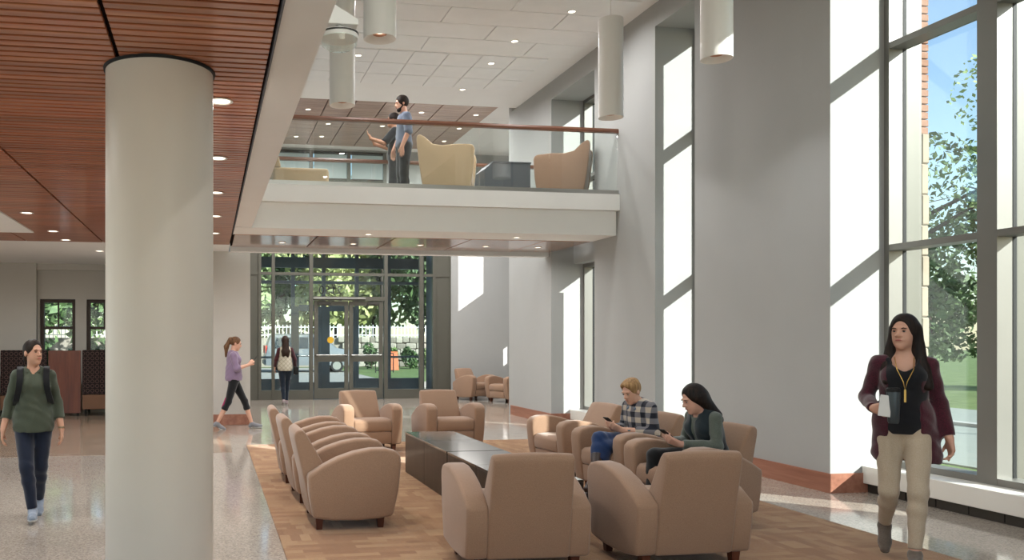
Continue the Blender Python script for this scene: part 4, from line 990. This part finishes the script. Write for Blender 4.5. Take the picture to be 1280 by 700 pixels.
# ---- 4: person in quilted vest heading for the doors
G = Figure((1.72, 19.35, 0), PI, .95, .0095, 'person in cream quilted vest and jeans walking towards the entrance doors', SK,
           ea=(-.23, .04, 1.10), wa=(-.25, -.06, .88), eb=(.22, .0, 1.10), wb=(.24, -.14, .92), ka=(-.05, -.10, .50), aa=(-.03, -.02, .085), kb=(.06, .02, .48), ab=(.05, .17, .12), db=(0, -.9, -.4))
G.build_body(); G.face()
G.hair(hairmat('hair_brown_dark', '1E1512', '3C2A20'), [cone(G.hp(0, .06, .0), G.tp(0, .10, .74), .085, .085, .05), cone(G.tp(-.05, .10, .8), G.tp(-.05, .12, .55), .06, .03, .04), cone(G.tp(.05, .10, .8), G.tp(.06, .12, .58), .06, .03, .04)], .01)
G.garment('sweater_sleeves', G.arm('a', .012, .95, True) + G.arm('b', .012, .95, True) + G.torso(.004), fabric('burgundy_wool', '4A1F26'), .002)
def quilt():
    t = NT('cream_quilt'); v = t.coord((14, 14, 14), (0, .785, 0)); ck = t.n('ShaderNodeTexBrick'); ck.offset = 0; ck.inputs['Scale'].default_value = 1; ck.inputs['Brick Width'].default_value = 1; ck.inputs['Row Height'].default_value = 1; ck.inputs['Mortar Size'].default_value = .06
    mp = t.n('ShaderNodeMapping'); mp.inputs['Rotation'].default_value = (PI / 2, 0, 0); t.l(v, mp.inputs[0]); t.l(mp.outputs[0], ck.inputs['Vector'])
    ck.inputs['Color1'].default_value = lin('C9C1B0'); ck.inputs['Color2'].default_value = lin('C2BAA8'); ck.inputs['Mortar'].default_value = lin('8F8774')
    t.l(ck.outputs['Color'], t.b.inputs['Base Color']); t.set(rough=.85, spec=.2); return t.m
G.garment('quilted_vest', G.torso(.03) + [cone(G.tp(0, 0, .3), G.tp(0, 0, -.1), .15, .165, .06), half(G.tp(0, 0, -.20), -G.up)] + G.neckcut(.06, 0) + [cone(G.j['sa'], G.j['ea'], .066, .06, .01, None, 's'), cone(G.j['sb'], G.j['eb'], .066, .06, .01, None, 's')], quilt(), .002)
G.garment('trousers', [ell(G.j['pel'], (.160, .118, .11), G.TR, .05)] + G.leg('a', .006, .97, True) + G.leg('b', .006, .97, True), fabric('dark_denim', '1E2836', None, 300), .002)
G.shoes(fabric('pink_grey_mesh', '9A8A8A', None, 300), paint('white_rubber3', 'C9C9C6', .6))
hb = thing('shoulder_bag', 'small black shoulder bag at the hip of the quilted vest', 'bag', Matrix.LocRotScale(G.root.location, G.root.rotation_euler, None) @ Vector((-.24, .05, .80)), PI)
MB().box(-.05, .05, -.10, .10, -.09, .09).build('bag_body', M['black'], hb, bevel=.02)
MB().tube([(0, -.08, .08), (.05, -.05, .3), (.13, 0, .52), (.05, .05, .3), (0, .08, .08)], .008, 6).build('strap', M['black'], hb)

# ---- seated pair
SEAT = dict(pel=(0, .10, .50), ha=(-.085, .06, .49), hb=(.085, .06, .49), nk=(0, .03, .90), sa=(-.155, .04, .86), sb=(.155, .04, .86), hc=(0, -.06, 1.01), ea=(-.21, .03, .62), eb=(.21, .03, .62), wa=(-.075, -.235, .655), wb=(.075, -.235, .645),
            ka=(-.10, -.40, .52), kb=(.10, -.40, .50), aa=(-.10, -.44, .10), ab=(.10, -.47, .10), hna=((.30, -.75, .35), (.6, 0, .75), .7), hnb=((-.30, -.75, .35), (-.6, 0, .75), .7), thb=-1.0)
H1 = Figure((4.07, 7.56, .012), -R90 + .22, .98, .0075, 'seated person in black and cream plaid shirt, blue jeans and brown boots', skinmat('skin_4', 'CFA088'), **{**SEAT, 'male': True, 'pitch': .42, 'yaw': .12,
            'ka': (.03, -.47, .57), 'aa': (.19, -.64, .25), 'da': (.25, -.9, -.35), 'kb': (.10, -.45, .49), 'ab': (.16, -.65, .10)})
H1.build_body(); H1.face(brow='8A6848', lips='A06A5C')
H1.hair(hairmat('hair_sandy', '7A5A3A', 'A8865C'), [ell(H1.hp(0, -.035, .085), (.062, .055, .035), H1.HR, .03), ell(H1.hp(0, .03, .08), (.066, .07, .04), H1.HR, .03)], .008, .065)
PL = plaid('plaid_flannel')
H1.garment('plaid_shirt', H1.torso(.016) + H1.arm('a', .016, .80, True) + H1.arm('b', .016, .80, True) + [ell(H1.tp(0, 0, .1), (.155, .115, .12), H1.TR, .05)] + H1.neckcut(.056, .0) + [cone(H1.tp(0, -.12, 1.0), H1.tp(0, -.125, .82), .03, .006, .01, None, 's')], PL, .003)
H1.garment('shirt_collar', [cone(H1.tp(-.03, -.045, .98), H1.tp(-.05, -.10, .90), .02, .012, .01), cone(H1.tp(.03, -.045, .98), H1.tp(.05, -.10, .90), .02, .012, .01)], fabric('blue_chambray', '6E7C8E'), 0)
H1.garment('trousers', [ell(H1.j['pel'], (.165, .125, .12), H1.TR, .05)] + H1.leg('a', .012, .80, True) + H1.leg('b', .012, .80, True), fabric('blue_denim', '1C3560', '15294C', 300, .85, .15), .003)
H1.shoes(paint('dark_brown_leather', '2A1A15', .4, .5), paint('boot_sole', '141010', .7), .55)
MB().lathe([(.03, -.006), (.03, .006), (.026, .006), (.026, -.006)], (0, 0, 0), 16, cap=False).build('bracelet', paint('teal_band', '2F5A66', .5), H1.root).location = H1.j['wb'] + V3(.03, .05, 0)
held('mobile_phone', box(-.037, .037, -.005, .005, -.072, .072), M['black'], 'black mobile phone in the hands of the person in plaid', 'phone', H1, (0, -.315, .725), (.95, 0, 0), .004)
H2 = Figure((4.10, 6.50, .012), -R90 + .12, .985, .0072, 'seated person in dark green vest over grey-green sweater and black leggings', skinmat('skin_5', 'C99A86'), **{**SEAT, 'pitch': .40, 'yaw': -.18, 'nk': (0, .0, .90), 'sa': (-.148, .01, .85), 'sb': (.148, .01, .85), 'hc': (0, -.09, 1.005),
            'ea': (-.20, -.02, .62), 'eb': (.20, -.02, .625), 'wa': (-.07, -.27, .645), 'wb': (.07, -.28, .635)})
H2.build_body(); H2.face(brow='1A120E', lips='A0605A')
H2.hair(HD, [cone(H2.hp(-.05, .045, .0), H2.tp(-.09, .10, .92), .045, .035, .04), cone(H2.hp(.05, .045, .0), H2.tp(.10, .06, .90), .05, .04, .04), cone(H2.hp(0, .07, .0), H2.tp(0, .13, .74), .06, .05, .05)])
H2.garment('sweater', H2.torso(.012) + H2.arm('a', .011, .96, True) + H2.arm('b', .011, .96, True) + [ell(H2.tp(0, 0, .1), (.155, .115, .12), H2.TR, .05)] + H2.neckcut(.062, .01), fabric('grey_green_knit', '5A6058', '4E544C', 150, .95, .4), .0025)
H2.garment('vest', H2.torso(.024) + H2.neckcut(.068, .03) + [cone(H2.j['sa'] + V3(-.03, 0, .02), H2.j['ea'], .064, .062, .01, None, 's'), cone(H2.j['sb'] + V3(.03, 0, .02), H2.j['eb'], .064, .062, .01, None, 's'), blk(H2.tp(0, -.16, .5), (.022, .1, .5), H2.TR, .02)], fabric('dark_teal_nylon', '16242A', '101B20', 200, .7), .003)
H2.garment('leggings', [ell(H2.j['pel'], (.168, .128, .12), H2.TR, .05)] + H2.leg('a', .012, .97, True) + H2.leg('b', .012, .97, True), fabric('black_cotton', '121315', None, 300), .002)
H2.shoes(fabric('brown_shoe', '4A3A30', None, 200), paint('shoe_sole', '1A1614', .7))
held('mobile_phone', box(-.037, .037, -.005, .005, -.072, .072), M['black'], 'dark mobile phone in the hands of the person in green vest', 'phone', H2, (0, -.355, .715), (.95, 0, 0), .004)

# ---- two people standing on the bridge
K1 = Figure((3.11, 13.3, ZB), -R90, 1.06, .0105, 'bearded person in blue-grey shirt and dark trousers standing on the bridge', SK, male=True, ea=(-.22, -.02, 1.09), wa=(-.22, -.12, .88), eb=(.22, .02, 1.09), wb=(.21, -.08, .86), hc=(0, -.035, 1.56), pitch=.18)
K1.build_body(); K1.face()
K1.hair(HB, [], .014, .05)
K1.garment('beard', [ell(K1.hp(0, -.052, -.086), (.043, .042, .034), K1.HR, .02), cone(K1.hp(-.052, -.01, -.04), K1.hp(-.03, -.055, -.085), .014, .02, .02), cone(K1.hp(.052, -.01, -.04), K1.hp(.03, -.055, -.085), .014, .02, .02)], HB, .001, .007)
K1.garment('shirt', K1.torso(.02) + K1.arm('a', .02, .55, True) + K1.arm('b', .02, .55, True) + K1.neckcut(.06) + [half(K1.tp(0, 0, -.1), -K1.up)], fabric('blue_grey_shirt', '6A7488'), .003)
K1.garment('trousers', [ell(K1.j['pel'], (.17, .125, .12), K1.TR, .05)] + K1.leg('a', .016, .98, True) + K1.leg('b', .016, .98, True), fabric('charcoal_twill', '2A2C31'), .002)
K1.shoes(M['leg'], M['black'])
K2 = Figure((3.10, 13.95, ZB), -R90 - .3, 1.0, .0105, 'person in dark shirt gesturing with one raised hand on the bridge', SK2, male=True, ea=(-.20, -.14, 1.14), wa=(-.17, -.36, 1.20), eb=(.20, -.16, 1.13), wb=(.16, -.39, 1.22), hc=(0, -.03, 1.555),
            hna=((0, -.5, .85), (0, .8, .5), .25), hnb=((0, -.5, .85), (0, .8, .5), .2), thb=-1.0)
K2.build_body(); K2.face()
K2.hair(HD, [], .014, .05)
K2.garment('shirt', K2.torso(.02) + K2.arm('a', .02, .48, True) + K2.arm('b', .02, .48, True) + K2.neckcut(.06) + [half(K2.tp(0, 0, -.1), -K2.up)], fabric('black_shirt', '24262C'), .003)
K2.garment('trousers', [ell(K2.j['pel'], (.17, .125, .12), K2.TR, .05)] + K2.leg('a', .016, .98, True) + K2.leg('b', .016, .98, True), fabric('grey_twill', '34363A'), .002)
K2.shoes(M['leg'], M['black'])

# ================================================================== OUTSIDE
def leaf_cloud(n, c, r, size, seed, lobes=10, shell=0.55):
    rng = np.random.default_rng(seed); lc = rng.normal(size=(lobes, 3)); lc /= np.linalg.norm(lc, axis=1)[:, None]; lc *= rng.uniform(.3, .75, (lobes, 1)); lr = rng.uniform(.32, .55, lobes)
    k = rng.integers(0, lobes, n); d = rng.normal(size=(n, 3)); d /= np.linalg.norm(d, axis=1)[:, None]
    p = (lc[k] + d * (lr[k] * rng.uniform(shell, 1, n) ** .5)[:, None]) * np.array(r) + np.array(c)
    u = rng.normal(size=(n, 3)); u /= np.linalg.norm(u, axis=1)[:, None]; v = np.cross(u, rng.normal(size=(n, 3))); v /= np.linalg.norm(v, axis=1)[:, None]
    sz = size * rng.uniform(.6, 1.3, (n, 1)); vv = np.stack([p - u * sz, p + v * sz * .5, p + u * sz, p - v * sz * .5], 1).reshape(-1, 3)
    return vv, np.arange(4 * n).reshape(-1, 4)
LM = [leafmat('leaf_dark', '34482C', '5E7648'), leafmat('leaf_mid', '50683A', '869A60'), leafmat('leaf_pale', '76885A', 'AEB88A'), leafmat('leaf_yellow', '848C54', 'B4B47E')]
BARK = paint('bark', '4A4038', .9, .1, var=.2, nscale=8)
def foliage(name, vv, ff, mat, parent):
    me = bpy.data.meshes.new(name); me.from_pydata(vv.tolist(), [], ff.tolist()); me.materials.append(mat); o = obj(name, me, parent); o['kind'] = 'stuff'; return o
def tree(x, y, z0, ht, r, n, mat, label, group, seed, size=.3, trunk=.16, base=.3):
    t = thing('tree', label, 'tree', (x, y, z0), 0, group)
    MB().tube([(0, 0, -.2), (.1, 0, ht * .3), (-.1, .1, ht * .6), (0, 0, ht * .9)], [trunk, trunk * .8, trunk * .5, .03], 10).build('trunk', BARK, t, smooth=True)
    rng = random.Random(seed)
    for k in range(6):
        a_ = k * 1.05 + rng.random(); z = ht * (.35 + .08 * k); L_ = r * .75
        MB().tube([(0, 0, z), (math.cos(a_) * L_ * .5, math.sin(a_) * L_ * .5, z + ht * .08), (math.cos(a_) * L_, math.sin(a_) * L_, z + ht * .12)], [trunk * .4, trunk * .25, .015], 6).build('branch', BARK, t)
    vv, ff = leaf_cloud(n, (0, 0, ht * (base + 1) / 2), (r, r, ht * (1 - base) / 2), size, seed); foliage('foliage', vv, ff, mat, t); return t
def bush(x, y, z0, r, hgt, n, mat, label, group, seed, size=.1):
    t = thing('shrub', label, 'shrub', (x, y, z0), 0, group)
    MB().tube([(0, 0, 0), (.03, .02, hgt * .7)], [.03, .01], 6).build('stem', BARK, t)
    vv, ff = leaf_cloud(n, (0, 0, hgt * .55), (r, r, hgt * .6), size, seed, 8); foliage('foliage', vv, ff, mat, t)
GZ = -0.12
gr = paint('lawn_grass', '66764C', .95, .1, var=.18, nscale=2.5, bump=.6, bscale=40)
struct(box(-80, 120, -60, 160, -.5, GZ - .02).build('ground', gr), 'green lawn around the building')
struct(box(-12, 9.8, VY + .15, 32.0, -.4, GZ).build('ground_pavement', paint('pale_concrete', 'B0A99D', .9, .15, var=.05)), 'pale concrete forecourt')
struct(box(-60, 7.0, 32.0, 49.0, -.4, GZ - .005).build('ground_road', paint('light_asphalt', '98948E', .95, .1, var=.06)), 'sunlit asphalt drive')
struct(box(9.6, 17.5, -40, 30, -.4, GZ).build('ground_path', paint('path_concrete', '8E948C', .9, .1)), 'pale paved path outside the windows')
struct(box(14.0, 14.25, -40, 30, -.4, GZ + .06).build('trim_kerb', paint('kerb', 'A8A8A2', .9)))
# stone wall with picket fence on it
wl = thing('stone_wall', 'low pale rubble stone wall below the white fence beyond the doors', 'wall', (0, 50, GZ))
box(-30, 24, .15, .6, 0, 1.75).build('core', paint('rubble_core', '8E857A', .95), wl)
smesh = [box(-.5, .5, -.5, .5, -.5, .5).mesh('stone', paint('rubble_%d' % k, c_, .95, .1, var=.15), bevel=.14, seg=2) for k, c_ in enumerate(('958D82', '7C756B', 'A29A8E'))]
rg = random.Random(3)
for r_ in range(5):
    x = 7.6 + rg.random() * .3
    while x < 14.6:
        w_ = rg.uniform(.3, .75); obj('stone', smesh[rg.randrange(3)], wl, (x + w_ / 2, .08, .18 + r_ * .36 + rg.uniform(-.03, .03)), (rg.uniform(-.08, .08), rg.uniform(-.08, .08), 0), (w_ * .97, .34, .34)); x += w_
fe = thing('picket_fence', 'white picket fence standing along the stone wall', 'fence', (0, 50.35, GZ + 1.75))
pk = MB()
for k in range(240): pk.box(-30 + k * .22, -29.96 + k * .22, -.02, .02, 0, .78)
o = pk.build('picket', paint('fence_white', 'D6D8DA', .6), fe); o['kind'] = 'stuff'
for z in (.15, .62): box(-30, 23, -.03, .03, z, z + .05).build('rail', bpy.data.materials['fence_white'], fe)
tr_lab = ['dark green leafy tree beyond the stone wall', 'bright green leafy tree beyond the stone wall', 'pale green leafy tree beyond the stone wall', 'yellow-green leafy tree beyond the stone wall']
for k, (x, y, ht, r) in enumerate(((-2.5, 60, 12, 4.2), (1.5, 57, 11, 3.8), (5.0, 61, 13, 4.5), (8.3, 56, 10.5, 3.6), (11.5, 59, 12, 4.2), (14.8, 56, 11, 4.0), (18.5, 60, 12, 4.5), (3.2, 70, 16, 6), (12, 72, 17, 7), (-6.5, 58, 12, 4.5), (22, 66, 14, 5))):
    q = (1, 2, 0, 3, 2, 0, 1, 1, 2, 1, 0)[k]; tree(x, y, GZ, ht, r, 2600, LM[q], tr_lab[q], 'trees beyond the stone wall', 20 + k, .34, .22, .08)
for k in range(6): bush(9.0 + k * 1.12, 46.5 + (k % 2) * .3, GZ, .58, 1.25, 700, LM[(0, 1, 0, 2, 0, 1, 0)[k]], ('dark green shrub planted before the stone wall', 'bright green shrub planted before the stone wall', 'pale shrub planted before the stone wall')[(0, 1, 0, 2, 0, 1, 0)[k]], 'shrubs before the stone wall', 70 + k, .12)
# bare pole-like trunk
t = thing('utility_pole', 'dark wooden utility pole beyond the entrance doors', 'pole', (11.0, 53.0, GZ)); MB().tube([(0, 0, -.2), (0, 0, 9)], [.2, .15], 12).build('shaft', BARK, t, smooth=True); box(-.9, .9, -.06, .06, 8.0, 8.15).build('crossarm', BARK, t)
# silver van
VN = paint('silver_car_paint', '808488', .3, .5, .3, .01); TG = paint('tinted_car_glass', '20282C', .08, .6); RB = paint('tyre_rubber', '1A1A1A', .8)
def car(loc, rz, label, prof, wins, mat, wheels=(.85, 3.55), W=.92, L=4.7):
    t = thing('vehicle', label, 'car', loc, rz)
    mb = MB(); xs_ = [-W, -W * .94, W * .94, W]; n = len(prof); vs_ = []
    for i, x in enumerate(xs_):
        for a_, z in prof: k = (0.86 + .14 * max(0, min(1, (1.95 - z) / .9))) if i in (0, 3) else 1; vs_.append((x * k, a_, z * (.97 if i in (0, 3) and z > 1 else 1)))
    fs_ = [tuple(range(n))[::-1], tuple(3 * n + i for i in range(n))]
    for k in range(3): fs_ += [(k * n + i, k * n + (i + 1) % n, (k + 1) * n + (i + 1) % n, (k + 1) * n + i) for i in range(n)]
    b_ = mb.add(vs_, fs_).build('car_body', mat, t, smooth=True, bevel=.03, seg=2)
    for q in wins:
        for s_ in (-1, 1):
            p = []
            for a_, z in q: x = W * (.86 + .14 * max(0, min(1, (1.95 - z) / .9))) ; p.append((x, a_, z))
            m_ = len(p); MB().add([(s_ * (x + .012), y, z) for x, y, z in p] + [(s_ * (x - .05), y, z) for x, y, z in p], [tuple(range(m_)), tuple(range(m_, 2 * m_))] + [(i, (i + 1) % m_, m_ + (i + 1) % m_, m_ + i) for i in range(m_)]).build('side_window', TG, t)
    for a_ in wheels:
        for s_ in (-1, 1):
            w_ = MB().lathe([(.10, -.1), (.30, -.11), (.335, -.08), (.335, .08), (.30, .11), (.10, .1)], (0, 0, 0), 24).build('wheel', RB, t, smooth=True); w_.rotation_euler = (0, PI / 2, 0); w_.location = (s_ * (W - .1), a_, .335)
            MB().lathe([(.21, -.115), (.21, .115)], (0, 0, 0), 18).build('hubcap', M['steel'], w_)
    for s_ in (-1, 1):
        box(s_ * W * .88 - .06, s_ * W * .88 + .06, -.02, .06, .95, 1.35).build('tail_light', paint('red_lens', 'B02A22', .2), t)
        box(s_ * W * .78 - .14, s_ * W * .78 + .14, L - .12, L - .02, .72, .86).build('headlight', paint('lamp_clear', 'C9CCD0', .1), t)
    box(-W * .9, W * .9, -.08, .02, .42, .62).build('bumper', paint('bumper_grey', '6A6E72', .5), t); box(-W * .9, W * .9, L - .06, L + .05, .40, .60).build('bumper', bpy.data.materials['bumper_grey'], t)
    box(-.26, .26, -.045, -.021, .70, .82).build('number_plate', paint('plate_white', 'C9CDD2', .5), t)
car((2.75, 42.6, GZ), -R90, 'silver van parked outside behind the entrance doors', [(0, .35), (0, .9), (.12, 1.45), (.28, 1.86), (.5, 1.93), (2.6, 1.93), (2.95, 1.84), (3.55, 1.22), (4.45, 1.08), (4.68, .85), (4.7, .35)],
    [[(.40, 1.20), (.52, 1.72), (1.32, 1.76), (1.32, 1.20)], [(1.42, 1.20), (1.42, 1.76), (2.12, 1.76), (2.12, 1.20)], [(2.22, 1.20), (2.22, 1.76), (2.68, 1.74), (3.18, 1.26)]], VN)
# black handrail and orange thing by the path
t = thing('handrail', 'black metal handrail outside the entrance doors', 'railing', (8.75, 41.0, GZ)); 
MB().tube([(-.6, 0, 0), (-.6, 0, 1.0), (.3, 0, .95), (.3, 0, 0)], .03, 8).build('frame', M['black'], t)
for k in range(5): MB().tube([(-.45 + k * .15, 0, .1), (-.45 + k * .15, 0, .97)], .012, 6).build('bar', M['black'], t)
box(-.62, .32, -.02, .02, .08, .12).build('bottom_rail', M['black'], t)
t = thing('barrier', 'bright orange plastic barrier beside the black handrail outside', 'barrier', (9.75, 44.5, GZ)); OR = paint('orange_plastic', 'B0582C', .5)
for s_ in (-1, 1): MB().prism([(s_ * .30, 0), (s_ * .36, 0), (s_ * .06, .95), (s_ * .0, .95)], -.30, .30, 0).build('panel', OR, t)
box(-.3, .3, -.04, .04, .95, 1.0).build('top_bar', OR, t)
# planting outside the left room and the right windows
for k in range(5): bush(-8.9 + k * 1.8, 27.0 + (k % 2) * .4, GZ, .95, 1.5, 800, LM[0], 'dark shrub outside the windows of the seating room', 'shrubs outside the seating room', 90 + k, .14)
for k, (x, y) in enumerate(((-9, 40), (-13, 44), (-5, 46))): tree(x, y, GZ, 9, 3.6, 2200, LM[(0, 1, 0)[k]], ('dark tree outside the seating room windows', 'lighter tree outside the seating room windows')[(0, 1, 0)[k]], 'trees outside the seating room', 110 + k, .3, .2, .1)
for k, (x, y, ht, r, n, q) in enumerate(((19.0, 19.8, 6.6, 3.0, 11000, 0), (24.5, 30.0, 8.5, 3.6, 2600, 0), (28, 22, 7.5, 3.4, 2600, 1), (33, 38, 10, 5, 2600, 0))):
    tree(x, y, GZ, ht, r, n, LM[q], ('dense dark green tree standing on the lawn outside the window', 'dark tree far out on the lawn', 'lighter green tree out on the lawn', 'large dark tree at the edge of the lawn')[k], 'trees on the lawn', 130 + k, .10 if k == 0 else .16, .16, .05)
tree(13.75, 11.75, GZ, 6.8, 1.55, 2600, LM[1], 'slender loose-leaved tree close to the tall window', 'trees on the lawn', 150, .05, .06, .52)
